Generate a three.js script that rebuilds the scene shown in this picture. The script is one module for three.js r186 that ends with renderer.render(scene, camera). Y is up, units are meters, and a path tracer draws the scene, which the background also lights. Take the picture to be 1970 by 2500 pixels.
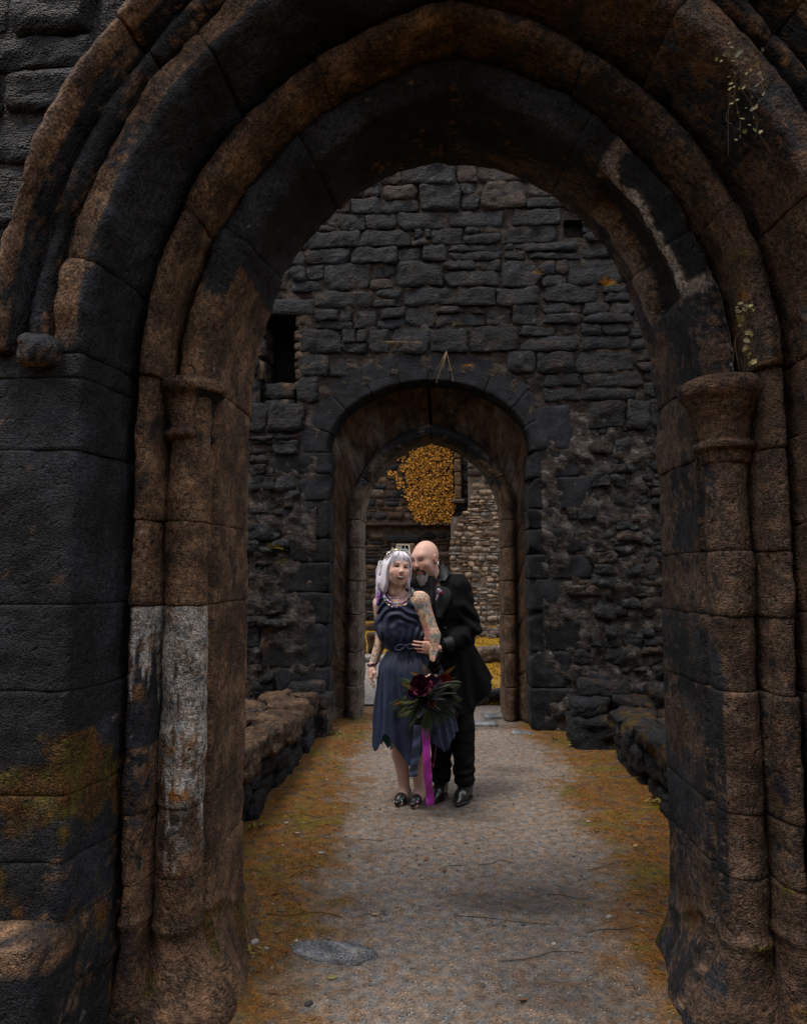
import * as THREE from 'three';
import { mergeGeometries } from 'three/addons/utils/BufferGeometryUtils.js';

// ---------------------------------------------------------------- camera, sky, sun, exposure
const scene = new THREE.Scene();
const camera = new THREE.PerspectiveCamera(72.07, 806 / 1024, 0.05, 400);
camera.position.set(0, 1.55, 0);
camera.rotation.order = 'YXZ';
camera.rotation.set(THREE.MathUtils.degToRad(5.0), THREE.MathUtils.degToRad(2.92), 0);

const renderer = new THREE.WebGLRenderer({ antialias: true });
renderer.setSize(806, 1024);
renderer.toneMapping = THREE.LinearToneMapping;
renderer.toneMappingExposure = 1.95;
renderer.shadowMap.enabled = true;
renderer.shadowMap.type = THREE.PCFSoftShadowMap;
{ // bright overcast sky: twice as bright overhead as at the horizon
  const W = 64, H = 32, d = new Float32Array(W * H * 4);
  for (let j = 0; j < H; j++) {
    const el = ((j + 0.5) / H - 0.5) * Math.PI, s = Math.sin(el);
    const L = el > 0 ? 1.05 * (1.25 + 1.35 * s) / 2.6 : 0.36;
    for (let i = 0; i < W; i++) { const k = (j * W + i) * 4; d[k] = L * 0.98; d[k + 1] = L; d[k + 2] = L * 1.06; d[k + 3] = 1; }
  }
  const sky = new THREE.DataTexture(d, W, H, THREE.RGBAFormat, THREE.FloatType);
  sky.mapping = THREE.EquirectangularReflectionMapping; sky.magFilter = THREE.LinearFilter; sky.needsUpdate = true;
  scene.background = sky; scene.environment = sky;
}
const sun = new THREE.DirectionalLight(0xfff3e4, 1.4);
sun.position.set(-5, 18, -2.0); sun.target.position.set(0, 0, -6);
sun.castShadow = true; sun.shadow.radius = 28; sun.shadow.mapSize.set(2048, 2048);
Object.assign(sun.shadow.camera, { left: -14, right: 14, top: 20, bottom: -20, near: 1, far: 60 });
scene.add(sun, sun.target);

// ---------------------------------------------------------------- numbers and noise
function rng(seed) { let s = (seed * 2654435761) >>> 0; return () => { s = (s + 0x6d2b79f5) | 0; let t = Math.imul(s ^ (s >>> 15), 1 | s); t = (t + Math.imul(t ^ (t >>> 7), 61 | t)) ^ t; return ((t ^ (t >>> 14)) >>> 0) / 4294967296; }; }
const rnd = rng(77), rr = (a, b, r = rnd) => a + (b - a) * r();
const lerp = (a, b, t) => a + (b - a) * t, clamp = (x, a = 0, b = 1) => Math.min(b, Math.max(a, x));
const sstep = (a, b, x) => { const t = clamp((x - a) / (b - a)); return t * t * (3 - 2 * t); };
const mix3 = (a, b, t) => [lerp(a[0], b[0], t), lerp(a[1], b[1], t), lerp(a[2], b[2], t)];
const P = new Uint8Array(512); { const r = rng(5), p = [...Array(256).keys()]; for (let i = 255; i > 0; i--) { const j = Math.floor(r() * (i + 1)); [p[i], p[j]] = [p[j], p[i]]; } for (let i = 0; i < 512; i++) P[i] = p[i & 255]; }
const GR = [[1, 1, 0], [-1, 1, 0], [1, -1, 0], [-1, -1, 0], [1, 0, 1], [-1, 0, 1], [1, 0, -1], [-1, 0, -1], [0, 1, 1], [0, -1, 1], [0, 1, -1], [0, -1, -1], [1, 1, 0], [0, -1, 1], [-1, 1, 0], [0, -1, -1]];
function noise(x, y, z, per = 256) { // gradient noise, -1..1, periodic in per
  const xi = Math.floor(x), yi = Math.floor(y), zi = Math.floor(z), fx = x - xi, fy = y - yi, fz = z - zi;
  const m = (a) => ((a % per) + per) % per & 255;
  const u = fx * fx * fx * (fx * (fx * 6 - 15) + 10), v = fy * fy * fy * (fy * (fy * 6 - 15) + 10), w = fz * fz * fz * (fz * (fz * 6 - 15) + 10);
  const X0 = m(xi), X1 = m(xi + 1), Y0 = m(yi), Y1 = m(yi + 1), Z0 = m(zi), Z1 = m(zi + 1);
  const g = (X, Y, Z, a, b, c) => { const q = GR[P[P[P[X] + Y] + Z] & 15]; return q[0] * a + q[1] * b + q[2] * c; };
  return lerp(lerp(lerp(g(X0, Y0, Z0, fx, fy, fz), g(X1, Y0, Z0, fx - 1, fy, fz), u), lerp(g(X0, Y1, Z0, fx, fy - 1, fz), g(X1, Y1, Z0, fx - 1, fy - 1, fz), u), v),
    lerp(lerp(g(X0, Y0, Z1, fx, fy, fz - 1), g(X1, Y0, Z1, fx - 1, fy, fz - 1), u), lerp(g(X0, Y1, Z1, fx, fy - 1, fz - 1), g(X1, Y1, Z1, fx - 1, fy - 1, fz - 1), u), v), w);
}
function fbm(x, y, z, oct = 4, gain = 0.5) { let a = 1, s = 0, n = 0; for (let i = 0; i < oct; i++) { s += a * noise(x, y, z); n += a; a *= gain; x = x * 2.03 + 11.3; y = y * 2.03 + 5.7; z = z * 2.03 + 3.1; } return s / n * 1.6; }
function ridged(x, y, z, oct = 3) { let a = 1, s = 0, n = 0; for (let i = 0; i < oct; i++) { s += a * (1 - 2 * Math.abs(noise(x, y, z))); n += a; a *= 0.5; x = x * 2.1 + 1.3; y = y * 2.1 + 7.7; z = z * 2.1 + 4.1; } return s / n; }
function worley(x, y, per, seed = 0) { // [nearest, second nearest, id] in cell units, periodic
  const xi = Math.floor(x), yi = Math.floor(y); let d1 = 9, d2 = 9, id = 0;
  for (let j = -1; j <= 1; j++) for (let i = -1; i <= 1; i++) {
    const X = (((xi + i) % per) + per) % per, Y = (((yi + j) % per) + per) % per;
    const h = P[P[(X + seed) & 255] + (Y & 255)], h2 = P[h + 37 & 511], h3 = P[h2 + 91 & 511];
    const h4 = P[(P[(X * 3 + seed + 17) & 255] + Y * 5) & 511];
    const d = Math.hypot(xi + i + 0.1 + 0.8 * h2 / 255 - x, yi + j + 0.1 + 0.8 * h4 / 255 - y);
    if (d < d1) { d2 = d1; d1 = d; id = h3 / 255; } else if (d < d2) d2 = d;
  }
  return [d1, d2, id];
}

// ---------------------------------------------------------------- computed textures
function dataTex(n, fn, srgb) {
  const d = new Uint8Array(n * n * 4);
  for (let j = 0; j < n; j++) for (let i = 0; i < n; i++) { const c = fn(i / n, j / n), k = (j * n + i) * 4; d[k] = 255 * clamp(c[0]); d[k + 1] = 255 * clamp(c[1]); d[k + 2] = 255 * clamp(c[2]); d[k + 3] = 255; }
  const t = new THREE.DataTexture(d, n, n, THREE.RGBAFormat); t.wrapS = t.wrapT = THREE.RepeatWrapping; t.magFilter = THREE.LinearFilter; t.minFilter = THREE.LinearMipmapLinearFilter; t.generateMipmaps = true;
  if (srgb) t.colorSpace = THREE.SRGBColorSpace; t.needsUpdate = true; return t;
}
const pn = (u, v, f, oct = 4, z = 0, gain = 0.55) => { let a = 1, s = 0, n = 0; for (let i = 0; i < oct; i++) { s += a * noise(u * f, v * f, z + i * 7.3, f); n += a; a *= gain; f *= 2; } return s / n * 1.6; };
// gritstone: 0.8 m a side; sand grains, pits, hair cracks
const gritH = (u, v) => { const b = pn(u, v, 8, 5, 1, 0.62), pit = Math.max(0, -pn(u, v, 32, 2, 9) - 0.28) * 1.6, g = pn(u, v, 128, 2, 4); return 0.55 + 0.27 * b - pit * 0.35 + 0.12 * g; };
const texGritBump = dataTex(1024, (u, v) => { const h = gritH(u, v); return [h, h, h]; });
const texGrit = dataTex(1024, (u, v) => {
  const b = pn(u, v, 8, 4, 21), g = pn(u, v, 128, 2, 4), m = pn(u, v, 48, 3, 33), h = gritH(u, v);
  let t = 0.70 + 0.26 * b + 0.30 * m + 0.30 * g; if (h < 0.36) t *= 0.62 + h;
  const sp = pn(u, v, 96, 1, 50) > 0.78 ? 0.35 : 0;
  const w = pn(u, v, 16, 3, 60) * 0.05;
  return [t + sp + w, t + sp, t + sp - w];
}, true);
// broken rubble: 0.6 m a side; layered, cracked
const rubH = (u, v) => { const b = pn(u, v * 1, 6, 5, 2, 0.6), c = 1 - Math.abs(pn(u, v, 10, 3, 14)) * 2.2, l = pn(u, v, 20, 3, 24); return 0.5 + 0.22 * b - 0.22 * Math.max(0, c - 0.55) + 0.16 * l + 0.1 * pn(u, v, 96, 2, 31); };
const texRubBump = dataTex(1024, (u, v) => { const h = rubH(u, v); return [h, h, h]; });
const texRub = dataTex(1024, (u, v) => {
  const b = pn(u, v, 7, 4, 41), m = pn(u, v, 40, 3, 43), g = pn(u, v, 128, 2, 45), h = rubH(u, v);
  let t = 0.70 + 0.26 * b + 0.30 * m + 0.24 * g; t *= 0.6 + 0.8 * h;
  const w = pn(u, v, 12, 3, 61) * 0.06, sp = pn(u, v, 80, 1, 52) > 0.8 ? 0.4 : 0;
  return [t + w + sp, t + sp, t - w * 0.6 + sp];
}, true);
// rolled grit path: 0.5 m a side
const texGravBump = dataTex(1024, (u, v) => { const a = worley(u * 60, v * 60, 60), b = worley(u * 120, v * 120, 120, 9); const h = 0.35 + 0.4 * (1 - a[0]) * (a[2] > 0.45 ? 1 : 0.35) + 0.22 * (1 - b[0]) + 0.1 * pn(u, v, 10, 3, 3); return [h, h, h]; });
const texGrav = dataTex(1024, (u, v) => {
  const a = worley(u * 60, v * 60, 60), b = worley(u * 120, v * 120, 120, 9);
  let t = 0.52 + 0.16 * pn(u, v, 12, 4, 5) + 0.14 * (b[2] - 0.5) + 0.1 * pn(u, v, 128, 2, 8);
  if (a[2] > 0.62 && a[0] < 0.42) t = lerp(t, 0.42 + 0.6 * (a[2] - 0.62), 0.7);
  if (a[2] > 0.985 && a[0] < 0.36) t = 0.85;
  if (a[2] < 0.1 && a[0] < 0.36) t *= 0.55;
  const w = (b[2] - 0.5) * 0.1 + 0.06 * pn(u, v, 9, 2, 15);
  return [t + w + 0.015, t, t - w - 0.01];
}, true);
// woven cloth, 0.1 m a side, and crushed velvet, 0.3 m a side
const texCloth = dataTex(256, (u, v) => { const t = 0.82 + 0.08 * Math.sin(u * Math.PI * 2 * 64) * Math.sin(v * Math.PI * 2 * 64) + 0.07 * pn(u, v * 1, 32, 2, 3) + 0.05 * pn(u, v, 4, 3, 7); return [t, t, t]; }, true);
const texVelvet = dataTex(512, (u, v) => { const t = 0.62 + 0.3 * pn(u, v, 6, 4, 3) + 0.2 * pn(u, v, 64, 2, 13); return [t, t, t]; }, true);
const texVelvetBump = dataTex(512, (u, v) => { const t = 0.5 + 0.4 * pn(u, v, 5, 4, 5); return [t, t, t]; });
const rep = (t, k) => { const c = t.clone(); c.repeat.set(k, k); c.needsUpdate = true; return c; };

// ---------------------------------------------------------------- materials (the colour itself sits in the vertex colours)
const std = (o) => new THREE.MeshPhysicalMaterial({ roughness: 0.9, specularIntensity: 0.4, ...o }); // porous, dusty surfaces shine little
const M = {
  grit: std({ vertexColors: true, map: rep(texGrit, 1 / 0.8), bumpMap: rep(texGritBump, 1 / 0.8), bumpScale: 0.016, roughness: 0.82 }),
  rub: std({ vertexColors: true, map: rep(texRub, 1 / 0.6), bumpMap: rep(texRubBump, 1 / 0.6), bumpScale: 0.05, roughness: 0.62 }),
  rubFar: std({ vertexColors: true, map: rep(texRub, 1 / 0.9), bumpMap: rep(texRubBump, 1 / 0.9), bumpScale: 0.03, roughness: 0.85 }),
  grav: std({ vertexColors: true, map: rep(texGrav, 1 / 0.5), bumpMap: rep(texGravBump, 1 / 0.5), bumpScale: 0.006, roughness: 0.85 }),
  leaf: std({ vertexColors: true, roughness: 0.7, side: THREE.DoubleSide }),
  plain: std({ vertexColors: true, roughness: 0.85 }),
};

// ---------------------------------------------------------------- objects
const used = {};
function numbered(n) { const k = used[n] = (used[n] ?? -1) + 1; return k ? `${n}_${String(k).padStart(3, '0')}` : n; }
function dress_(o, label, category, group, kind) { if (label) o.userData.label = label; if (category) o.userData.category = category; if (group) o.userData.group = group; if (kind) o.userData.kind = kind; return o; }
function thing(name, label, category, pos = [0, 0, 0], turn = 0, group) { const g = new THREE.Group(); g.name = numbered(name); g.position.set(...pos); g.rotation.y = turn; scene.add(g); return dress_(g, label, category, group, 'thing'); }
function part(name, geo, mat, parent, kind) { const m = new THREE.Mesh(geo, mat); m.name = name; m.castShadow = m.receiveShadow = true; parent.add(m); if (kind) m.userData.kind = kind; return m; }
function solo(name, geo, mat, label, category, group, kind) { const m = new THREE.Mesh(geo, mat); m.name = numbered(name); m.castShadow = m.receiveShadow = true; scene.add(m); return dress_(m, label, category, group, kind); }
function setting(name, geo, mat) { const m = solo(name, geo, mat); m.userData.kind = 'structure'; return m; }

// ---------------------------------------------------------------- geometry helpers
function gridGeo(nu, nv, fn, flip = false) { // fn(i/nu, j/nv, i, j) -> {p:[x,y,z], uv:[u,v], c:[r,g,b]}
  const pos = [], uv = [], col = [], idx = []; let hasC = false;
  for (let j = 0; j <= nv; j++) for (let i = 0; i <= nu; i++) { const q = fn(i / nu, j / nv, i, j); pos.push(...q.p); uv.push(...(q.uv ?? [i / nu, j / nv])); if (q.c) { hasC = true; col.push(...q.c); } }
  for (let j = 0; j < nv; j++) for (let i = 0; i < nu; i++) { const a = j * (nu + 1) + i, b = a + 1, c = a + nu + 1, d = c + 1; flip ? idx.push(a, c, b, b, c, d) : idx.push(a, b, c, b, d, c); }
  const g = new THREE.BufferGeometry(); g.setAttribute('position', new THREE.Float32BufferAttribute(pos, 3)); g.setAttribute('uv', new THREE.Float32BufferAttribute(uv, 2));
  if (hasC) g.setAttribute('color', new THREE.Float32BufferAttribute(col, 3)); g.setIndex(idx); g.computeVertexNormals(); return g;
}
function weldNormals(g) { // one normal for all vertices at one point
  g.computeVertexNormals(); const p = g.attributes.position, n = g.attributes.normal, m = new Map();
  const key = (i) => `${Math.round(p.getX(i) * 2e4)},${Math.round(p.getY(i) * 2e4)},${Math.round(p.getZ(i) * 2e4)}`;
  for (let i = 0; i < p.count; i++) { const k = key(i), a = m.get(k) ?? [0, 0, 0]; a[0] += n.getX(i); a[1] += n.getY(i); a[2] += n.getZ(i); m.set(k, a); }
  for (let i = 0; i < p.count; i++) { const a = m.get(key(i)), l = Math.hypot(...a) || 1; n.setXYZ(i, a[0] / l, a[1] / l, a[2] / l); }
  return g;
}
function paint(g, c) { const n = g.attributes.position.count, a = new Float32Array(n * 3), p = g.attributes.position; for (let i = 0; i < n; i++) { const q = typeof c === 'function' ? c(p.getX(i), p.getY(i), p.getZ(i), i) : c; a.set(q, i * 3); } g.setAttribute('color', new THREE.BufferAttribute(a, 3)); return g; }
function place(g, x, y, z, rx = 0, ry = 0, rz = 0) { g.applyMatrix4(new THREE.Matrix4().makeRotationFromEuler(new THREE.Euler(rx, ry, rz, 'YXZ')).setPosition(x, y, z)); return g; }
const strip = (g) => { const q = g.index ? g.toNonIndexed() : g; for (const k of Object.keys(q.attributes)) if (!['position', 'normal', 'uv', 'color'].includes(k)) q.deleteAttribute(k); return q; };
const merge = (list) => mergeGeometries(list.map(strip));
// a quarried stone: rounded box w x h x d about the origin, pushed about by noise
function stoneGeo(w, h, d, seed, { round = 0.03, rough = 0.012, res = 0.04, layer = 0, chips = 0, col = [0.03, 0.03, 0.035], tone } = {}) {
  const seg = (s) => Math.max(2, Math.min(14, Math.round(s / res)));
  const g = new THREE.BoxGeometry(w, h, d, seg(w), seg(h), seg(d)), p = g.attributes.position, uv = g.attributes.uv, n = g.attributes.normal, cl = new Float32Array(p.count * 3);
  const ou = (seed * 0.377) % 1, ov = (seed * 0.713) % 1, r = Math.min(round, w * 0.45, h * 0.45, d * 0.45), v = new THREE.Vector3(), q = new THREE.Vector3();
  const rs = rng(Math.floor(seed * 977) + 3), planes = []; // chipped faces
  for (let k = 0; k < chips; k++) { const nn = new THREE.Vector3(rs() * 2 - 1, rs() * 2 - 1, rs() * 2 - 1).normalize(), sup = Math.abs(nn.x) * w / 2 + Math.abs(nn.y) * h / 2 + Math.abs(nn.z) * d / 2; planes.push([nn, sup * (1 - (0.06 + 0.2 * rs()))]); }
  for (let i = 0; i < p.count; i++) {
    v.fromBufferAttribute(p, i);
    const nx = Math.abs(n.getX(i)), ny = Math.abs(n.getY(i));
    uv.setXY(i, (nx > 0.5 ? v.z : v.x) + ou * 3, (ny > 0.5 ? v.z : v.y) + ov * 3);
    q.set(clamp(v.x, -w / 2 + r, w / 2 - r), clamp(v.y, -h / 2 + r, h / 2 - r), clamp(v.z, -d / 2 + r, d / 2 - r));
    const o = v.clone().sub(q); if (o.lengthSq() > 1e-12) o.setLength(Math.min(o.length(), r)); v.copy(q).add(o);
    const dir = o.lengthSq() > 1e-12 ? o.normalize() : new THREE.Vector3(n.getX(i), n.getY(i), n.getZ(i));
    for (const [nn, dd] of planes) { const e = v.dot(nn) - dd; if (e > 0) v.addScaledVector(nn, -e * 0.92); }
    const sx = v.x + seed * 3.17, sy = v.y + seed * 1.31, sz = v.z + seed * 2.3;
    let a = rough * (1.5 * fbm(sx * 5, sy * 5, sz * 5, 2) + 0.8 * ridged(sx * 13, sy * 15, sz * 13, 2) - 0.3);
    if (layer) a += layer * Math.round(2.5 * noise(sx * 2, sy * 16, sz * 2)) / 2.5;
    v.addScaledVector(dir, a); v.x += rough * 1.5 * noise(sx * 3 + 9, sy * 3, sz * 3); v.y += rough * 1.5 * noise(sx * 3, sy * 3 + 9, sz * 3);
    p.setXYZ(i, v.x, v.y, v.z);
    cl.set(tone ? tone(v.x, v.y, v.z, seed) : col, i * 3);
  }
  g.setAttribute('color', new THREE.BufferAttribute(cl, 3));
  return weldNormals(g);
}
// ---------------------------------------------------------------- stone colours (linear base colours)
const C = { black: [0.014, 0.0145, 0.018], blue: [0.029, 0.031, 0.040], brown: [0.185, 0.108, 0.062], dbrown: [0.068, 0.037, 0.022], tan: [0.23, 0.145, 0.09], grey: [0.10, 0.098, 0.096], white: [0.46, 0.43, 0.40], lime: [0.27, 0.25, 0.23], moss: [0.115, 0.052, 0.008], olive: [0.10, 0.075, 0.008], lichen: [0.30, 0.105, 0.012], mortar: [0.115, 0.085, 0.062] };
// soot over sandstone: bias 0 = all black, 1 = all bare stone
function weathered(x, y, z, bias, { bare = C.brown, soot = C.black, moss = 0, spots = 1 } = {}) {
  const n = 0.5 + 0.5 * (0.45 * fbm(x * 2.1, y * 2.1, z * 2.1 + 4, 3) + 0.35 * fbm(x * 9, y * 9, z * 9, 4, 0.7) + 0.3 * fbm(x * 38, y * 38, z * 38, 2));
  const s2 = mix3(soot, C.blue, sstep(0.35, 0.7, 0.5 + 0.5 * fbm(x * 3.3 + 8, y * 3.3, z * 3.3, 3)));
  let k = sstep(1 - bias - 0.03, 1 - bias + 0.05, n);
  const grain = fbm(x * 31, y * 31, z * 31 + 2, 2);
  let c = mix3(s2, mix3(mix3(bare, [bare[0] * 1.5, bare[1] * 1.5, bare[2] * 1.5], sstep(0.05, 0.6, grain) * 0.8), mix3(bare, C.dbrown, 0.8), sstep(0.42, 0.7, 0.5 + 0.5 * fbm(x * 5, y * 5 + 3, z * 5, 4, 0.6))), k * 0.96);
  c = mix3(c, soot, 0.75 * sstep(0.25, 0.6, fbm(x * 7 + 50, y * 4, z * 7, 4, 0.65)) * k);
  if (moss > 0) { const m = 0.5 + 0.5 * fbm(x * 4 + 30, y * 4, z * 4, 4, 0.6); c = mix3(c, mix3(C.moss, C.olive, sstep(0.45, 0.6, 0.5 + 0.5 * fbm(x * 14, y * 14, z * 14, 2))), sstep(1 - moss, 1.08 - moss, m) * 0.85); }
  if (spots) { const l = fbm(x * 21 + 5, y * 21, z * 21 + 9, 2); if (l > 0.86) c = mix3(c, C.lime, 0.55 * sstep(0.86, 0.95, l) * spots); }
  return c;
}

// ---------------------------------------------------------------- stone gateway: a pointed arch of three orders
const GW = { cx: 0.05, a: 0.915, ys: 2.27, R: 1.218 }; GW.c = GW.R - GW.a;
const gateway = thing('stone_gateway', 'weathered moulded stone archway in the foreground framing the couple', 'archway');
// the line the mouldings run along: (side, running position t, offset o outward, depth d) -> point
const archPoint = (A) => (side, t, o, d) => {
  if (t < 0) return [A.cx + side * (A.a + o), A.ys + t, -d]; // t < 0: metres below the springing
  const th = t * Math.acos(clamp(A.c / (A.R + o), -1, 1)); // 0..1: springing to apex
  return [A.cx - side * A.c + side * (A.R + o) * Math.cos(th), A.ys + (A.R + o) * Math.sin(th), -d];
};
function densify(pr, step) { const out = []; for (let i = 0; i < pr.length - 1; i++) { const [a, b] = pr[i], [c, d] = pr[i + 1], n = Math.max(1, Math.ceil(Math.hypot(c - a, d - b) / step)); for (let k = 0; k < n; k++) out.push([lerp(a, c, k / n), lerp(b, d, k / n)]); } out.push(pr[pr.length - 1]); return out; }
function roundCorners(pr, r = 0.012) { const out = [pr[0]]; for (let i = 1; i < pr.length - 1; i++) { const p = pr[i], a = pr[i - 1], b = pr[i + 1], la = Math.hypot(a[0] - p[0], a[1] - p[1]), lb = Math.hypot(b[0] - p[0], b[1] - p[1]), q = Math.min(r, la * 0.45, lb * 0.45); const A = [p[0] + (a[0] - p[0]) * q / la, p[1] + (a[1] - p[1]) * q / la], B = [p[0] + (b[0] - p[0]) * q / lb, p[1] + (b[1] - p[1]) * q / lb]; out.push(A, [(A[0] + 2 * p[0] + B[0]) / 4, (A[1] + 2 * p[1] + B[1]) / 4], B); } out.push(pr[pr.length - 1]); return out; }
function sweepPiece({ point, side, t0, t1, prof, step = 0.016, seed = 1, amp = 0.006, joint = 0.0055, color, extra, sink = 0, caps = true, uScale }) {
  const pf = densify(roundCorners(prof), step), nv = pf.length - 1;
  const L = uScale ?? (t0 < 0 ? t1 - t0 : (t1 - t0) * 1.35), us = [];
  if (caps) us.push([0, 1]); us.push([0, 0], [0.003, 0], [0.008, 0], [0.018, 0]); const n = Math.max(2, Math.round(L / step));
  for (let i = 1; i < n; i++) { const e = i * L / n; if (e > 0.03 && e < L - 0.03) us.push([e, 0]); }
  us.push([L - 0.018, 0], [L - 0.008, 0], [L - 0.003, 0], [L, 0]); if (caps) us.push([L, 1]);
  const nu = us.length - 1, sv = [0]; for (let j = 1; j <= nv; j++) sv.push(sv[j - 1] + Math.hypot(pf[j][0] - pf[j - 1][0], pf[j][1] - pf[j - 1][1]));
  const ou = (seed * 0.631) % 1 * 2, ov = (seed * 0.277) % 1 * 2;
  const raw = (e, j) => { const t = lerp(t0, t1, e / L); return point(side, t, pf[j][0], pf[j][1]); };
  return gridGeo(nv, nu, (_, __, j, i) => {
    const [e, cap] = us[i], p = raw(e, j);
    const j0 = Math.max(0, j - 1), j1 = Math.min(nv, j + 1), a = raw(e, j0), b = raw(e, j1), c = raw(Math.max(0, e - 0.004), j), d = raw(Math.min(L, e + 0.004), j);
    const tv = [b[0] - a[0], b[1] - a[1], b[2] - a[2]], tu = [d[0] - c[0], d[1] - c[1], d[2] - c[2]];
    let nn = [tu[1] * tv[2] - tu[2] * tv[1], tu[2] * tv[0] - tu[0] * tv[2], tu[0] * tv[1] - tu[1] * tv[0]]; const l = Math.hypot(...nn) || 1; nn = nn.map((x) => -side * x / l);
    const end = Math.min(e, L - e), chip = 0.5 + 0.5 * noise(p[0] * 14 + seed, p[1] * 14, p[2] * 14);
    let h = amp * (1.3 * fbm(p[0] * 3.1 + seed, p[1] * 3.1, p[2] * 3.1, 2) + 0.7 * fbm(p[0] * 15, p[1] * 15, p[2] * 15 + seed, 2)) - joint * (0.5 + chip) * Math.exp(-((end / (0.0035 + 0.006 * chip * chip)) ** 2)) - sink;
    let wide = 0; if (extra) { wide = extra(p, nn, e, pf[j]); h += wide; }
    if (cap) h -= 0.03;
    const q = [p[0] + nn[0] * h, p[1] + nn[1] * h, p[2] + nn[2] * h];
    return { p: q, uv: [(sv[j] - sv[nv] / 2) * (1 + 5 * Math.max(0, wide)) + ov, e * (1 + 1.2 * Math.max(0, wide)) + ou], c: color(p[0], p[1], p[2], nn, pf[j], e, seed) };
  }, side < 0);
}
const gp = archPoint(GW);
// the reveal runs from the pointed front arris back to a rounder rear arch
const gpReveal = (side, t, o, d) => { const A = gp(side, t, o, d); if (t < 0 || o > 0.002 || d < 2.641) return A; const k = (d - 2.64) / 0.5, ph = t * Math.PI / 2; return [lerp(A[0], GW.cx + side * GW.a * Math.cos(ph), k), lerp(A[1], GW.ys + 1.185 * Math.sin(ph), k), -d]; };
// profiles as [offset outward, depth], from the back of the reveal to the outer edge
const roll = (cx, cz, r, a0, a1, n = 9) => [...Array(n + 1).keys()].map((k) => { const a = lerp(a0, a1, k / n); return [cx + r * Math.cos(a), cz - r * Math.sin(a)]; });
const PR = {
  innerArch: [[0, 3.14], [0, 2.640], [0.014, 2.618], [0.07, 2.592], [0.112, 2.585], [0.126, 2.61], [0.132, 2.73]],
  middle: [[0.148, 2.74], [0.146, 2.53], [0.154, 2.465], [0.178, 2.43], [0.205, 2.43], [0.226, 2.46], [0.232, 2.62]],
  outer: [[0.256, 2.64], [0.257, 2.41], [0.292, 2.215], [0.31, 2.195], [0.405, 2.2], [0.412, 2.25]],
  hood: [[0.408, 2.26], [0.425, 2.265], [0.44, 2.20], [0.462, 2.185], [0.48, 2.2], [0.49, 2.245], [0.51, 2.24], [0.535, 2.14], [0.555, 2.115], [0.578, 2.118], [0.596, 2.15], [0.605, 2.26]],
  shaft: [[0, 3.14], [0, 2.69], [0.02, 2.685], ...roll(0.078, 2.60, 0.079, Math.PI * 1.2, -0.2 * Math.PI, 16), [0.125, 2.70]],
  middleJamb: [[0.135, 2.71], [0.152, 2.62], [0.165, 2.49], [0.185, 2.45], [0.222, 2.442], [0.234, 2.47], [0.236, 2.62]],
  outerJamb: [[0.258, 2.64], [0.257, 2.41], [0.30, 2.205], [0.315, 2.195], [0.70, 2.2]],
};
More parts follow.
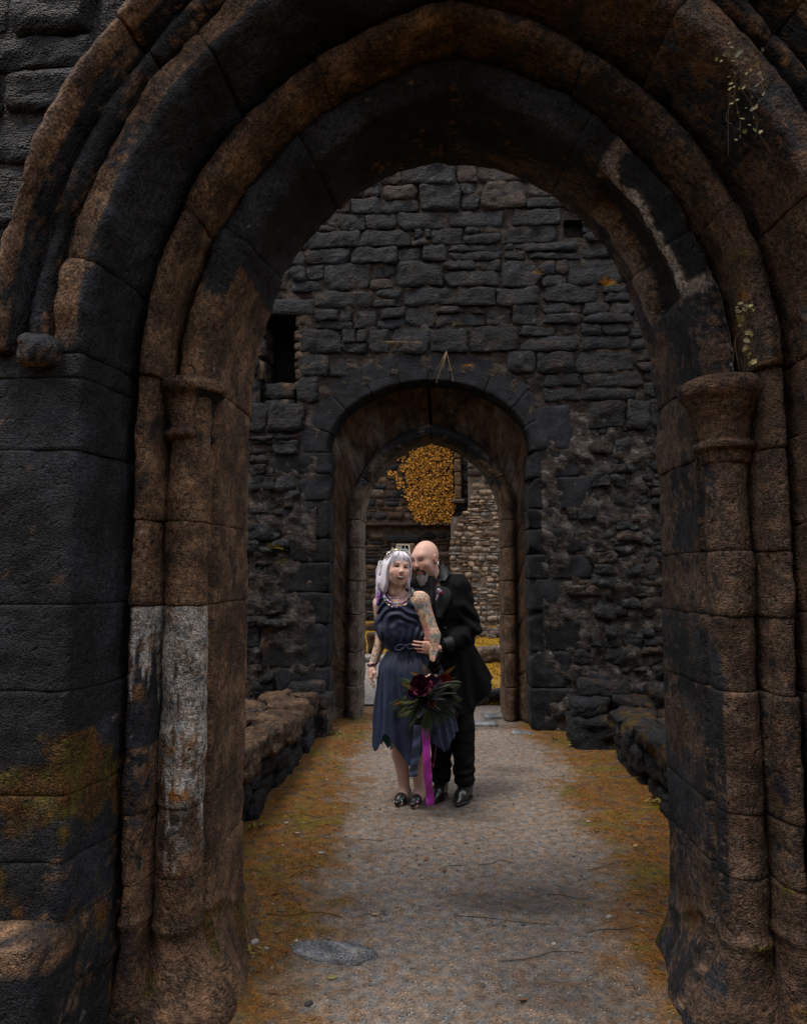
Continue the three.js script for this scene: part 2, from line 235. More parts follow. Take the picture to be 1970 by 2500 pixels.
// bare stone and soot, plus shade painted in at the crown and left return
function gateColor(order, side) {
  return (x, y, z, n, pf) => {
    const ang = Math.atan2(y - GW.ys, Math.abs(x - GW.cx)); // 0 at the springing
    let bias, bare = C.brown, moss = 0;
    if (order === 'outer') { bias = side < 0 ? 0.26 : 0.60; if (side < 0 && pf[0] > 0.33 && y > 2.3) bias = 0.58; if (side < 0 && z < -2.22 && pf[0] < 0.31) bias = 0.10; if (side > 0) bare = mix3(C.brown, C.dbrown, 0.78); if (y < 1.05) { moss = side < 0 ? 0.52 : 0.2; bias = 0.42; } if (y < 0.62) moss = 0.44; }  // left return darkened by soot and by shade put into the colour
    else if (order === 'middle') { bias = side < 0 ? (y < 1.43 ? (y < 0.95 ? 0.62 : 0.42) : lerp(0.86, 0.66, sstep(0.5, 1.1, ang))) : lerp(0.62, 0.62, sstep(0.3, 1, ang)); if (side > 0) bare = mix3(mix3(C.brown, C.dbrown, 0.7), C.grey, 0.15); if (y < 0.9) moss = 0.3; if (side > 0 && ang > 0 && ang < 0.5) moss = 0.34; }  // left ring: lower bias toward the crown paints in shade with the soot
    else if (order === 'hood') { bias = pf[0] > 0.53 && pf[1] < 2.17 ? 0.66 : 0.4; }
    else { // innermost order and shaft
      const soffit = pf[0] < 0.015;
      if (side < 0) { bias = soffit ? (y > 2.75 ? 0.35 : 0.78) : lerp(0.70, 0.36, sstep(0.15, 0.75, ang)); if (y < 2.26) bias = 0.86; }  // lower bias high up stands for soot and painted shade
      else { bias = soffit ? 0.45 : lerp(0.55, 0.38, sstep(0.1, 0.8, ang)); bare = mix3(mix3(C.brown, C.dbrown, 0.5), C.grey, 0.2); if (y < 2.26) bias = pf[0] > 0.02 ? 0.74 : 0.52; }  // right ring also darkens toward the crown, shade painted in
      if (y < 0.32) moss = 0.36;
    }
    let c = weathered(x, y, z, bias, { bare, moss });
    // pale limewash runs on the left shaft and the face beside it, orange lichen under them
    if (side < 0 && (order === 'inner' || order === 'middle') && y < 1.432 + 0.006 * noise(x * 40, 3, z * 40) && y > 0.5) {
      const run = fbm(x * 44, y * 3, z * 44, 3, 0.75), edge = order === 'inner' ? lerp(1.22, 0.40, 0.5 + 0.75 * run) : lerp(1.44, 1.06, 0.5 + 0.85 * run) + (pf[0] > 0.218 ? 0.3 : 0);
      const w = sstep(edge - 0.03, edge + 0.03, y) * (1 - 0.75 * sstep(0.25, 0.5, fbm(x * 13, y * 9, z * 13 + 8, 4, 0.7))) * (pf[1] < 2.675 && (order === 'middle' || pf[0] < 0.16) ? 1 : 0);
      c = mix3(c, mix3(C.white, [0.30, 0.22, 0.17], sstep(0.1, 0.7, fbm(x * 18, y * 34, z * 18, 3))), w * 0.9);
      if (order === 'inner' && pf[1] < 2.675 && y < 0.98) { const f = fbm(x * 17, y * 17, z * 17, 3); c = mix3(c, C.lime, sstep(-0.05, 0.35, f) * 0.75 * sstep(0.5, 0.62, y)); c = mix3(c, C.lichen, sstep(0.28, 0.55, fbm(x * 15 + 40, y * 11, z * 15, 3)) * sstep(0.55, 0.68, y)); }
    }
    if (side > 0 && order === 'middle' && y > 2.28 && y < 2.55) c = mix3(c, C.lichen, 0.8 * sstep(0.25, 0.5, fbm(x * 9 + 3, y * 9, z * 9, 3)));
    return c;
  };
}
// the spalled hollow in the right haunch, and the bell-shaped foot of the jamb
const spallAt = (x, y, z, pf) => { const ang = Math.atan2(y - GW.ys, x - GW.cx), u = (ang - 0.66) / 0.30, v = (pf[0] < 0.001 ? -(pf[1] - 2.64) : pf[0]), w = 0.03 * fbm(x * 11, y * 11, z * 11, 3); return { inside: sstep(1, 0.86, Math.abs(u)), v: v + w, ang }; };
const spall = (side) => (p, n, e, pf) => {
  if (side < 0) return 0; const s = spallAt(...p, pf);
  return -0.055 * s.inside * (sstep(-0.012, -0.05, s.v) * sstep(-0.34, -0.26, s.v)) - 0.012 * s.inside * sstep(0.03, 0.05, s.v) * sstep(0.12, 0.1, s.v);
};
const spallColor = (base) => (x, y, z, n, pf, e, sdd) => {
  let c = base(x, y, z, n, pf, e, sdd); const s = spallAt(x, y, z, pf);
  if (s.inside > 0.02) { if (s.v > -0.012 && s.v < 0.022) c = mix3(c, [0.36, 0.31, 0.27], 0.9 * s.inside); else if (s.v > 0.03 && s.v < 0.115) c = mix3(c, C.black, s.inside); else if (s.v < -0.03 && s.v > -0.27) c = mix3(c, [0.012, 0.011, 0.011], s.inside); else if (s.v < -0.29 && s.v > -0.40) c = mix3(c, [0.24, 0.18, 0.14], 0.75 * s.inside); }
  if (Math.abs(Math.abs(s.ang - 0.66) - 0.29) < 0.03 + 0.02 * noise(x * 20, y * 20, z * 20) && s.v > -0.05) c = mix3(c, [0.26, 0.21, 0.18], 0.7);
  if (s.ang < 0.36 && s.ang > 0.0 && pf[0] > 0.112 + 0.008 * noise(y * 30, 2, 3)) c = mix3(c, [0.38, 0.36, 0.34], 0.85);
  return c;
};
const foot = (hh, f) => (p) => { const h0 = hh - 0.12 * sstep(-2.75, -3.05, p[2]); return (f + (f > 0.08 ? 0.05 * sstep(-3.0, -2.75, p[2]) : 0)) * sstep(h0, -0.06, p[1]) ** 1.3 + 0.012 * Math.exp(-(((p[1] - h0 + 0.02) / 0.018) ** 2)); };
let sd = 3;
function runOf(name, order, prof, side, cuts, opt = {}) {
  const base = gateColor(order, side);
  for (let i = 0; i < cuts.length - 1; i++) {
    const geo = sweepPiece({ point: order === 'inner' ? gpReveal : gp, side, t0: cuts[i], t1: cuts[i + 1] === 1 ? 1.008 : cuts[i + 1], prof, seed: sd++, color: opt.color ? opt.color(base) : base, amp: opt.amp ?? 0.007, joint: opt.joint, extra: opt.extra, step: opt.step ?? 0.0115, sink: rr(-0.004, 0.004) });
    part(name, geo, M.grit, gateway);
  }
}
const jit = (a) => a.map((t, i) => (i && i < a.length - 1 ? t + rr(-0.02, 0.02) : t));
const Y = (y) => y - GW.ys;
for (const side of [-1, 1]) {
  // arch rings, springing to apex
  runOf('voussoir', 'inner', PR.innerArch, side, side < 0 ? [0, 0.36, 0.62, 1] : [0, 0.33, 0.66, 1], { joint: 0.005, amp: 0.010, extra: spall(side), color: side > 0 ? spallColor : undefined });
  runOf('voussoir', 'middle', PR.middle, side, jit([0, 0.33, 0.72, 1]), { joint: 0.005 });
  runOf('voussoir', 'outer', PR.outer, side, side < 0 ? [0, 0.15, 0.55, 1] : [0, 0.24, 0.6, 1], { joint: 0.006, amp: 0.011 });
  runOf('hood_stone', 'hood', PR.hood, side, jit([0.0, 0.48, 1]), { step: 0.013, joint: 0.005, amp: 0.010 });
  // jambs, foot to springing
  const cutI = side < 0 ? [Y(-0.02), Y(0.48), Y(0.72), Y(1.435), Y(1.74), -0.001] : [Y(-0.02), Y(0.52), Y(0.73), Y(1.14), Y(1.40), Y(1.63), Y(1.98), -0.001];
  runOf('shaft_drum', 'inner', PR.shaft, side, cutI, { extra: foot(0.33, 0.095) });
  runOf('jamb_stone', 'middle', PR.middleJamb, side, cutI.map((t, i) => (i && i < cutI.length - 1 ? t + rr(-0.004, 0.004) : t)), { extra: foot(0.38, 0.05) });
  runOf('wall_block', 'outer', PR.outerJamb, side, side < 0 ? [Y(-0.02), Y(0.47), Y(0.66), Y(0.86), Y(1.18), Y(1.45), Y(1.95), Y(2.19), -0.001] : [Y(-0.02), Y(0.5), Y(0.82), Y(1.15), Y(1.42), Y(1.72), Y(2.02), -0.001], { extra: foot(0.3, 0.02), step: 0.02, amp: 0.009 });
  // dark bed behind the open joints
  for (const [nm, pr, lo, hi] of [['inner', PR.shaft, Y(-0.02), -0.001], ['middle', PR.middleJamb, Y(-0.02), -0.001], ['outer', PR.outerJamb, Y(-0.02), -0.001], ['inner', PR.innerArch, 0, 1], ['middle', PR.middle, 0, 1], ['outer', PR.outer, 0, 1], ['hood', PR.hood, 0, 1]])
    part('mortar_bed', sweepPiece({ point: nm === 'inner' ? gpReveal : gp, side, t0: lo, t1: hi === 1 ? 1.01 : hi, prof: pr, seed: sd++, sink: nm === 'inner' && lo === 0 ? 0.1 : 0.02, joint: 0, step: 0.05, amp: 0.003, caps: false, color: (x, y, z) => mix3([0.05, 0.04, 0.032], C.black, 0.5 + 0.5 * noise(x * 9, y * 9, z * 9)) }), M.grit, gateway);
}
// capitals and the worn ring mouldings, turned round the shafts
function capital(side, prof, tone) {
  const cx = GW.cx + side * (GW.a + 0.078), cz = -2.605, n = 44, m = prof.length * 5 - 5, sp = new THREE.SplineCurve(prof.map(([r, y]) => new THREE.Vector2(r, y)));
  const pts = sp.getPoints(m);
  part('capital', gridGeo(n, m, (u, v, i, j) => {
    const a = u * Math.PI * 2, q = pts[j], y = q.y, x0 = Math.cos(a), z0 = Math.sin(a);
    let r = q.x + 0.007 * fbm(x0 * 3 + side * 7, y * 14, z0 * 3, 3) + 0.004 * fbm(x0 * 9, y * 30, z0 * 9, 2);
    if (side < 0) r -= 0.035 * sstep(0.55, 0.95, Math.cos(a - 0.25)) * sstep(2.235, 2.2, y); // broken on the side toward the opening
    const X = cx + r * x0, Z = cz + r * z0;
    return { p: [X, y, Z], uv: [u * 0.7, y], c: weathered(X, y, Z, (x0 * side < -0.45 && side < 0 && y < 2.23) ? 0.3 : tone, { bare: side < 0 ? C.brown : mix3(C.brown, C.dbrown, 0.5) }) };
  }, true), M.grit, gateway);
}
capital(-1, [[0.03, 2.285], [0.10, 2.283], [0.128, 2.262], [0.128, 2.235], [0.108, 2.215], [0.095, 2.195], [0.09, 2.16], [0.086, 2.12], [0.086, 2.088], [0.098, 2.078], [0.098, 2.062], [0.084, 2.05], [0.07, 2.045]], 0.85);
capital(1, [[0.03, 2.262], [0.12, 2.258], [0.15, 2.235], [0.152, 2.20], [0.128, 2.165], [0.122, 2.15], [0.112, 2.13], [0.098, 2.10], [0.09, 2.06], [0.088, 2.03], [0.106, 2.02], [0.108, 2.0], [0.09, 1.985], [0.084, 1.95], [0.07, 1.945]], 0.92);
// carved stop at the foot of the hood
for (const [x, s] of [[-1.31, 0.075], [1.43, 0.075]]) part('carved_stop', place(stoneGeo(s * 1.5, s * 1.25, s * 1.6, x * 9, { round: s * 0.5, chips: 7, rough: 0.02, res: 0.012, tone: (a, b, c) => weathered(a + x, b + 2.27, c, 0.35, { moss: 0.35 }) }), x, 2.275, -2.185), M.grit, gateway);
// plinth course at the foot of the outer wall
for (const [x0, x1, s] of [[-2.5, -1.78, 1], [-1.77, -1.155, 2], [1.25, 1.85, 3], [1.86, 2.5, 4]]) part('plinth_block', place(stoneGeo(x1 - x0, 0.56, 0.5, s, { round: 0.05, rough: 0.012, res: 0.03, tone: (x, y, z) => { const X = x + (x0 + x1) / 2; return weathered(X, y, z, y > 0.17 ? 0.55 : 0.3, { bare: mix3(C.brown, C.tan, X < 0 ? 0.5 : 0), moss: X > 0 ? 0.45 : 0.3 }); } }), (x0 + x1) / 2, 0.21, -2.335), M.grit, gateway);
// wall above and beside the arch: squared rubble in mortar
{
  const R0 = GW.R + 0.58, out = (x, y) => y < GW.ys ? Math.abs(x - GW.cx) > GW.a + 0.68 : Math.hypot(Math.abs(x - GW.cx) + GW.c, y - GW.ys) > R0 + 0.04;
  let y = 0.45, k = 100;
  while (y < 4.6) {
    const h = rr(0.13, 0.24); let x = -2.75;
    while (x < 2.75) { const w = rr(0.22, 0.52), mx = x + w / 2, my = y + h / 2; if (out(mx, my) && (out(x, my) || out(x + w, my))) part('rubble_stone', place(stoneGeo(w - 0.02, h - 0.018, 0.16, k++, { round: 0.02, chips: 9, rough: 0.014, res: 0.02, layer: 0.008, tone: (a, b, c) => weathered(a + mx, b + my, c, mx < 0 ? 0.25 : 0.45, { bare: mix3(C.dbrown, C.brown, 0.3) }) }), mx, my, -2.30 + rr(-0.012, 0.02)), M.rub, gateway); x += w; }
    y += h;
  }
  const s = new THREE.Shape([[-6, -0.1], [6, -0.1], [6, 4.75], [-6, 4.75]].map((p) => new THREE.Vector2(...p))), hole = new THREE.Path(), pts = [];
  const e = 0.16; pts.push([GW.cx - GW.a - e, -0.09]);
  for (let i = 0; i <= 24; i++) pts.push(gp(-1, i / 24, e, 0).slice(0, 2)); for (let i = 23; i >= 0; i--) pts.push(gp(1, i / 24, e, 0).slice(0, 2)); pts.push([GW.cx + GW.a + e, -0.09]);
  hole.setFromPoints(pts.map((p) => new THREE.Vector2(...p))); s.holes.push(hole);
  part('wall_core', paint(place(new THREE.ExtrudeGeometry(s, { depth: 0.36, bevelEnabled: false, curveSegments: 12 }), 0, 0, -3.12), (x, y, z) => mix3(C.black, C.mortar, 0.25 + 0.25 * noise(x * 4, y * 4, z * 4))), M.rub, gateway);
  const s2 = new THREE.Shape(s.getPoints()), h2 = new THREE.Path(), p2 = [[GW.cx - GW.a - 0.4, -0.09]];
  for (let i = 0; i <= 24; i++) p2.push(gp(-1, i / 24, 0.4, 0).slice(0, 2)); for (let i = 23; i >= 0; i--) p2.push(gp(1, i / 24, 0.4, 0).slice(0, 2)); p2.push([GW.cx + GW.a + 0.4, -0.09]);
  h2.setFromPoints(p2.map((p) => new THREE.Vector2(...p))); s2.holes.push(h2);
  part('mortar', paint(place(new THREE.ExtrudeGeometry(s2, { depth: 0.495, bevelEnabled: false }), 0, 0, -2.74), (x, y, z) => mix3(C.blue, C.mortar, 0.25 + 0.3 * noise(x * 7, y * 7, z * 7))), M.rub, gateway);
}
// ---------------------------------------------------------------- coursed rubble, shared by the walls behind
// rows of stones between x0..x1 and y0..y1 on the plane z; blocked(y0, y1) -> list of [x0, x1] left free of stones
function rubbleField({ x0, x1, y0, y1, row, len, z, proud = 0.03, depth = 0.16, gap = 0.014, blocked = () => [], split = 0.35, opt, seed = 1, bow = 0.02 }) {
  const r = rng(seed), out = []; let y = y0;
  while (y < y1 - 0.04) {
    const h = Math.min(rr(...row(y), r), y1 - y); const bl = blocked(y + 0.02, y + h - 0.02).filter(([a, b]) => b > x0 && a < x1).sort((a, b) => a[0] - b[0]);
    const spans = []; let c = x0; for (const [a, b] of bl) { if (a > c) spans.push([c, a]); c = Math.max(c, b); } if (c < x1) spans.push([c, x1]);
    for (const [a, b] of spans) {
      let x = a; while (x < b - 0.03) {
        let w = Math.min(rr(...len(y), r), b - x); if (b - x - w < 0.09) w = b - x;
        const cells = []; const s = r();
        if (s < split && h > 0.1 && w > 0.14) { const k = rr(0.38, 0.62, r); cells.push([x, y, w, h * k]); if (r() < 0.5) { const q = rr(0.35, 0.65, r); cells.push([x, y + h * k, w * q, h * (1 - k)], [x + w * q, y + h * k, w * (1 - q), h * (1 - k)]); } else cells.push([x, y + h * k, w, h * (1 - k)]); }
        else cells.push([x, y, w, h]);
        for (const [X, Yy, W, H] of cells) { const wob = bow * noise((X + seed) * 0.9, Yy * 2, 3.3); out.push({ w: W - gap * rr(0.6, 1.8, r), h: H - gap * rr(0.5, 1.5, r), x: X + W / 2, y: Yy + H / 2 + wob, z: z + rr(-proud, proud * 0.6, r), turn: rr(-0.035, 0.035, r), seed: Math.floor(r() * 1e5), depth, t: r() }); }
        x += w;
      }
    }
    y += h;
  }
  return out;
}
function layStones(list, parent, mat, optOf, keep, visible = () => true, name = 'rubble_stone') {
  const s = list.filter((q) => q.w > 0.03 && q.h > 0.02).map((q) => ({ q, area: (visible(q) ? 1 : 0) * q.w * q.h })).sort((a, b) => b.area - a.area), rest = [];
  s.forEach(({ q, area }, i) => { const g = stoneGeo(q.w, q.h, q.depth, q.seed * 0.01, optOf(q)); place(g, q.x, q.y, q.z, 0, q.ry ?? 0, q.turn); if (i < keep && area > 0) part(name, g, mat, parent); else rest.push(g); });
  if (rest.length) part('small_stones', merge(rest), mat, parent, 'stuff');
}

// ---------------------------------------------------------------- inner wall with the second doorway
const inner = thing('inner_wall', 'tall blackened rubble wall with a doorway behind the couple', 'wall');
const IA = { cx: -0.11, w: 1.04, ys: 2.80, rise: 0.735, d: 7.15 };       // outer, flat-headed recess
const IB = { cx: -0.087, a: 0.759, ys: 2.13, R: 0.922, c: 0.163, d: 7.62 }; // inner pointed opening
const ellPoint = (side, t, o, d) => { if (t < 0) return [IA.cx + side * (IA.w + o), IA.ys + t, -d]; const th = t * Math.PI / 2, cs = Math.cos(th), sn = Math.sin(th), nx = cs / IA.w, ny = sn / IA.rise, l = Math.hypot(nx, ny); return [IA.cx + side * (IA.w * cs + o * nx / l), IA.ys + IA.rise * sn + o * ny / l, -d]; };
const ipB = archPoint(IB);
const niche = { x0: -1.83, x1: -1.49, y0: 3.44, y1: 4.30 };
const quoins = { '-1': [[0, 0.30, 0.36], [0.30, 0.60, 0.52], [0.60, 1.04, 0.66], [1.04, 1.36, 0.40], [1.36, 1.66, 0.58], [1.66, 1.90, 0.38], [1.90, 2.30, 0.46], [2.30, 2.58, 0.30], [2.58, 2.80, 0.62]], 1: [[0, 0.42, 0.52], [0.42, 0.78, 0.38], [0.78, 1.18, 0.56], [1.18, 1.50, 0.34], [1.50, 1.74, 0.60], [1.74, 2.00, 0.48], [2.00, 2.20, 0.34], [2.20, 2.52, 0.62], [2.52, 2.79, 0.52]] };
const ringW = 0.30;
const innerBlocked = (y0, y1) => {
  const out = [], m = (y0 + y1) / 2;
  if (y1 < IA.ys + 0.02) { for (const s of [-1, 1]) { const q = quoins[s].find(([a, b]) => m >= a && m < b) ?? [0, 0, 0.4]; const e = IA.cx + s * (IA.w + q[2]); out.push(s < 0 ? [e, IA.cx] : [IA.cx, e]); } }
  else if (y0 < IA.ys + IA.rise + ringW) { const h = (y0 - IA.ys) / (IA.rise + ringW), hw = (IA.w + ringW) * Math.sqrt(Math.max(0, 1 - Math.max(0, h) ** 2)); out.push([IA.cx - hw, IA.cx + hw]); if (y0 < 3.32) out.push([IA.cx, IA.cx + 1.62]); }
  if (y1 > niche.y0 - 0.02 && y0 < niche.y1 + 0.12) out.push([niche.x0 - 0.05, niche.x1 + (y1 > niche.y1 ? 0.2 : 0.02)]);
  if (y1 > 5.02 && y0 < 5.24) out.push([1.30, 1.52]); // putlog hole
  return out;
};
const innerTone = (X, Yy, t) => {
  const low = sstep(3.2, 2.6, Yy), lime = (X > 1.2 ? 0.5 : 0.36) * low; let base = t < 0.09 ? mix3(C.blue, C.brown, 0.4) : t < 0.2 ? C.blue : t < 0.28 ? mix3(C.black, C.dbrown, 0.6) : mix3(C.black, C.blue, (t * 7.3) % 1);
  return (x, y, z) => { const n = fbm((x + X) * 6, (y + Yy) * 6, z * 6 + 3, 3), m = fbm((x + X) * 17, (y + Yy) * 17, z * 17, 2); let c = mix3(base, [0.034, 0.037, 0.050], sstep(0.1, 0.7, n) * 0.7); if (lime) c = mix3(c, C.grey, lime * sstep(0.1, 0.6, m + 0.5 * n)); if (m > 0.75) c = mix3(c, C.lime, 0.5); c = mix3(c, C.mortar, 0.7 * sstep(0.3, 0.6, fbm((x + X) * 3 + 20, (y + Yy) * 8, z * 3, 4, 0.7))); return mix3(c, C.dbrown, sstep(0.2, 0.7, -n) * 0.6); };
};
{
  const upper = rubbleField({ x0: -3.4, x1: 3.6, y0: 3.02, y1: 6.9, row: () => [0.17, 0.31], len: () => [0.2, 0.64], z: -7.19, blocked: innerBlocked, seed: 11, split: 0.32, gap: 0.012, proud: 0.02 });
  const lower = rubbleField({ x0: -3.4, x1: 3.6, y0: 0, y1: 3.02, row: () => [0.10, 0.2], len: () => [0.12, 0.36], z: -7.20, blocked: innerBlocked, seed: 12, split: 0.45, proud: 0.04, gap: 0.012 });
  layStones([...upper, ...lower], inner, M.rub, (q) => ({ round: 0.014, chips: 8, rough: q.y > 3 ? 0.015 : 0.022, res: 0.026, layer: q.y > 3 ? 0.005 : 0.014, tone: innerTone(q.x, q.y, q.t) }), 292, (q) => q.x > -2.2 && q.x < 2.45 && q.y < 6.1);
  // quoins at the doorway
  for (const s of [-1, 1]) for (const [a, b, w] of quoins[s]) { const X = IA.cx + s * (IA.w + w / 2 - 0.02), yc = (a + b) / 2; part('quoin', place(stoneGeo(w + 0.03, b - a - 0.005, 0.34, X * 31 + yc * 7, { round: 0.010, chips: 4, rough: 0.009, res: 0.025, tone: (x, y, z) => weathered(x + X, y + yc, z, yc < 0.9 ? 0.42 : 0.16, { bare: s < 0 ? mix3(C.dbrown, C.brown, 0.5) : mix3(C.dbrown, C.black, 0.2), spots: 1, moss: yc < 0.3 ? 0.25 : 0 }) }), X, yc, -7.305), M.grit, inner); }
  // ring of voussoirs over the doorway and the big shouldered stone on the right
  const cuts = { '-1': [0, 0.17, 0.40, 0.62, 0.82, 1], 1: [0, 0.22, 0.40, 0.63, 0.86, 1] };
  for (const s of [-1, 1]) for (let i = 0; i < 5; i++) {
    const wd = ringW + rr(-0.04, 0.03), col = (x, y, z) => weathered(x, y, z, 0.13, { bare: C.dbrown, soot: mix3(C.black, C.blue, 0.4) });
    part('voussoir', sweepPiece({ point: ellPoint, side: s, t0: cuts[s][i], t1: cuts[s][i + 1], uScale: (cuts[s][i + 1] - cuts[s][i]) * 1.55, prof: [[0, 7.42], [0, 7.16], [0.015, 7.135], [wd, 7.135], [wd, 7.24]], step: 0.035, amp: 0.006, joint: 0.012, seed: sd++, color: col }), M.grit, inner);
  }
  part('shoulder_stone', place(stoneGeo(0.40, 0.50, 0.3, 8.3, { round: 0.06, rough: 0.008, res: 0.03, tone: (x, y, z) => weathered(x + 1.1, y + 3, z, 0.1, { soot: C.blue }) }), 1.16, 3.03, -7.27), M.grit, inner);
  // splay between the recess and the opening: rough plastered stones
  for (const s of [-1, 1]) for (const [t0, t1] of [[-2.8, -2.2], [-2.2, -1.55], [-1.55, -0.9], [-0.9, -0.3], [-0.3, 0.22], [0.22, 0.55], [0.55, 1]]) {
    const n = 12, m = 18;
    part('splay_stone', gridGeo(n, m, (u, v) => {
      const t = lerp(t0, t1, v), A = ellPoint(s, t, 0.02, 7.40), tb = t < 0 ? -2.13 + (t + 2.8) / 2.8 * 2.13 : t, B = ipB(s, Math.min(tb, 1), 0.155, 7.68), k = u;
      const p = [lerp(A[0], B[0], k), lerp(A[1], B[1], k), lerp(A[2], B[2], k)], e = Math.min(v, 1 - v) * (t1 - t0 < 0.5 ? 0.8 : 0.6), h = 0.014 * fbm(p[0] * 7, p[1] * 7, p[2] * 7, 3) - 0.014 * Math.exp(-((e / 0.012) ** 2));
      p[0] -= s * h; p[2] += h * 0.6; const pale = sstep(0.08, 0.42, fbm(p[0] * 4 + 3, p[1] * 2.6, p[2] * 4, 4)) * (t < 0.2 && s < 0 ? 0.85 : 0.45);
      return { p, uv: [u * 0.4, v * 0.6 + t], c: mix3(weathered(p[0], p[1], p[2], t > 0 ? 0.62 : 0.75, { bare: mix3(C.brown, C.dbrown, 0.3) }), C.lime, pale) };
    }, s > 0), M.grit, inner);
  }
  // roll moulding round the pointed opening
  const rollPr = [[0, 8.05], [0, 7.70], [0.015, 7.675], ...roll(0.075, 7.64, 0.062, Math.PI * 1.1, -0.1 * Math.PI, 8), [0.145, 7.66], [0.17, 7.70]];
  for (const s of [-1, 1]) { const cut = [[-2.13, -1.78], [-1.78, -1.42], [-1.42, -1.02], [-1.02, -0.66], [-0.66, -0.3], [-0.3, -0.001], [0, 0.33], [0.33, 0.68], [0.68, 1]];
    for (const [a, b] of cut) part('moulding_stone', sweepPiece({ point: ipB, side: s, t0: a, t1: b, prof: rollPr, step: 0.03, amp: 0.008, joint: 0.014, seed: sd++, color: (x, y, z) => weathered(x, y, z, y > 2.5 ? 0.45 : 0.8, { bare: mix3(C.brown, s < 0 ? C.lime : C.tan, 0.45) }) }), M.grit, inner); }
  // lintel and dressed sides of the small square opening
  part('lintel', place(stoneGeo(0.66, 0.17, 0.5, 3.1, { round: 0.02, rough: 0.008, res: 0.04, tone: (x, y, z) => weathered(x, y, z, 0.06, { soot: C.blue }) }), -1.63, 4.345, -7.37), M.rub, inner);
  for (const [x, y, w, h] of [[-1.43, 4.2, 0.14, 0.14], [-1.44, 4.05, 0.16, 0.13], [-1.44, 3.93, 0.15, 0.09], [-1.43, 3.83, 0.14, 0.1], [-1.44, 3.73, 0.15, 0.09], [-1.43, 3.62, 0.14, 0.12], [-1.44, 3.50, 0.16, 0.1], [-1.89, 4.15, 0.13, 0.2], [-1.89, 3.92, 0.14, 0.22], [-1.89, 3.68, 0.13, 0.23]]) part('jamb_stone', place(stoneGeo(w, h - 0.012, 0.42, x * 17 + y * 31, { round: 0.025, rough: 0.013, res: 0.03, tone: (a, b, c) => weathered(a + x, b + y, c, 0.55, { bare: mix3(C.brown, C.tan, 0.35) }) }), x, y, -7.345), M.rub, inner);
  for (const [y, h] of [[3.47, 0.18], [3.30, 0.15]]) part('sill_stone', place(stoneGeo(0.34, h - 0.01, 0.3, y * 3, { round: 0.03, rough: 0.016, tone: (a, b, c) => weathered(a, b + y, c, 0.45, { bare: C.tan, moss: 0.2 }) }), -1.66, y, -7.33), M.rub, inner);
  // wall core in two leaves, with the openings cut through
  const rect = (pts) => pts.map((p) => new THREE.Vector2(...p));
  const leaf = (holes, z0, z1) => { const s = new THREE.Shape(rect([[-7, -0.1], [7, -0.1], [7, 7.3], [-7, 7.3]])); for (const h of holes) s.holes.push(new THREE.Path(rect(h))); return paint(place(new THREE.ExtrudeGeometry(s, { depth: z1 - z0, bevelEnabled: false }), 0, 0, -z1), (x, y, z) => mix3(C.black, C.mortar, 0.3)); };
  const hA = [[IA.cx - IA.w - 0.04, -0.09]], hB = [[IB.cx - IB.a - 0.05, -0.09]];
  for (let i = 0; i <= 20; i++) { hA.push(ellPoint(-1, i / 20, 0.04, 0).slice(0, 2)); hB.push(ipB(-1, i / 20, 0.05, 0).slice(0, 2)); } for (let i = 19; i >= 0; i--) { hA.push(ellPoint(1, i / 20, 0.04, 0).slice(0, 2)); hB.push(ipB(1, i / 20, 0.05, 0).slice(0, 2)); } hA.push([IA.cx + IA.w + 0.04, -0.09]); hB.push([IB.cx + IB.a + 0.05, -0.09]);
  const hN = [[niche.x0, niche.y0 - 0.3], [niche.x1, niche.y0 - 0.3], [niche.x1, niche.y1], [niche.x0, niche.y1]];
  part('wall_core', leaf([hA, hN], 7.26, 7.70), M.rub, inner); part('wall_core', leaf([hB], 7.72, 8.05), M.rub, inner);
  // lime mortar between the stones, following the rough face
  const inA = (x, y) => (y < IA.ys ? Math.abs(x - IA.cx) < IA.w + 0.1 : ((x - IA.cx) / (IA.w + 0.12)) ** 2 + ((y - IA.ys) / (IA.rise + 0.12)) ** 2 < 1) || (x > niche.x0 - 0.03 && x < niche.x1 + 0.03 && y > niche.y0 - 0.2 && y < niche.y1) || (x > 1.30 && x < 1.52 && y > 5.03 && y < 5.23);
  const mg = gridGeo(260, 260, (u, v) => { const x = lerp(-3.5, 3.7, u), y = lerp(-0.05, 7, v), low = sstep(3.3, 2.5, y), z = -7.142 + 0.03 * fbm(x * 6, y * 6, 1, 3) + 0.012 * fbm(x * 22, y * 22, 5, 2) + 0.03 * low * sstep(-0.1, 0.5, fbm(x * 2.3, y * 2.3, 31, 3)); const n = 0.5 + 0.5 * fbm(x * 5, y * 5, 7, 4, 0.65); let c = mix3(mix3(C.black, C.dbrown, 0.55), mix3(C.mortar, C.grey, low * 0.6), sstep(0.42, 0.72, n) * (0.75 + 0.25 * low)); if (y < 3.2) c = mix3(c, C.lime, (x > 0.9 ? 0.6 : 0.35) * sstep(0.5, 0.72, 0.5 + 0.5 * fbm(x * 13, y * 13, 3, 3))); return { p: [x, y, z], uv: [x, y], c }; });
  { const id = mg.index.array, p = mg.attributes.position, keep = []; for (let i = 0; i < id.length; i += 3) { const x = (p.getX(id[i]) + p.getX(id[i + 1]) + p.getX(id[i + 2])) / 3, y = (p.getY(id[i]) + p.getY(id[i + 1]) + p.getY(id[i + 2])) / 3; if (!inA(x, y)) keep.push(id[i], id[i + 1], id[i + 2]); } mg.setIndex(keep); }
  part('mortar', mg, M.rub, inner);
}

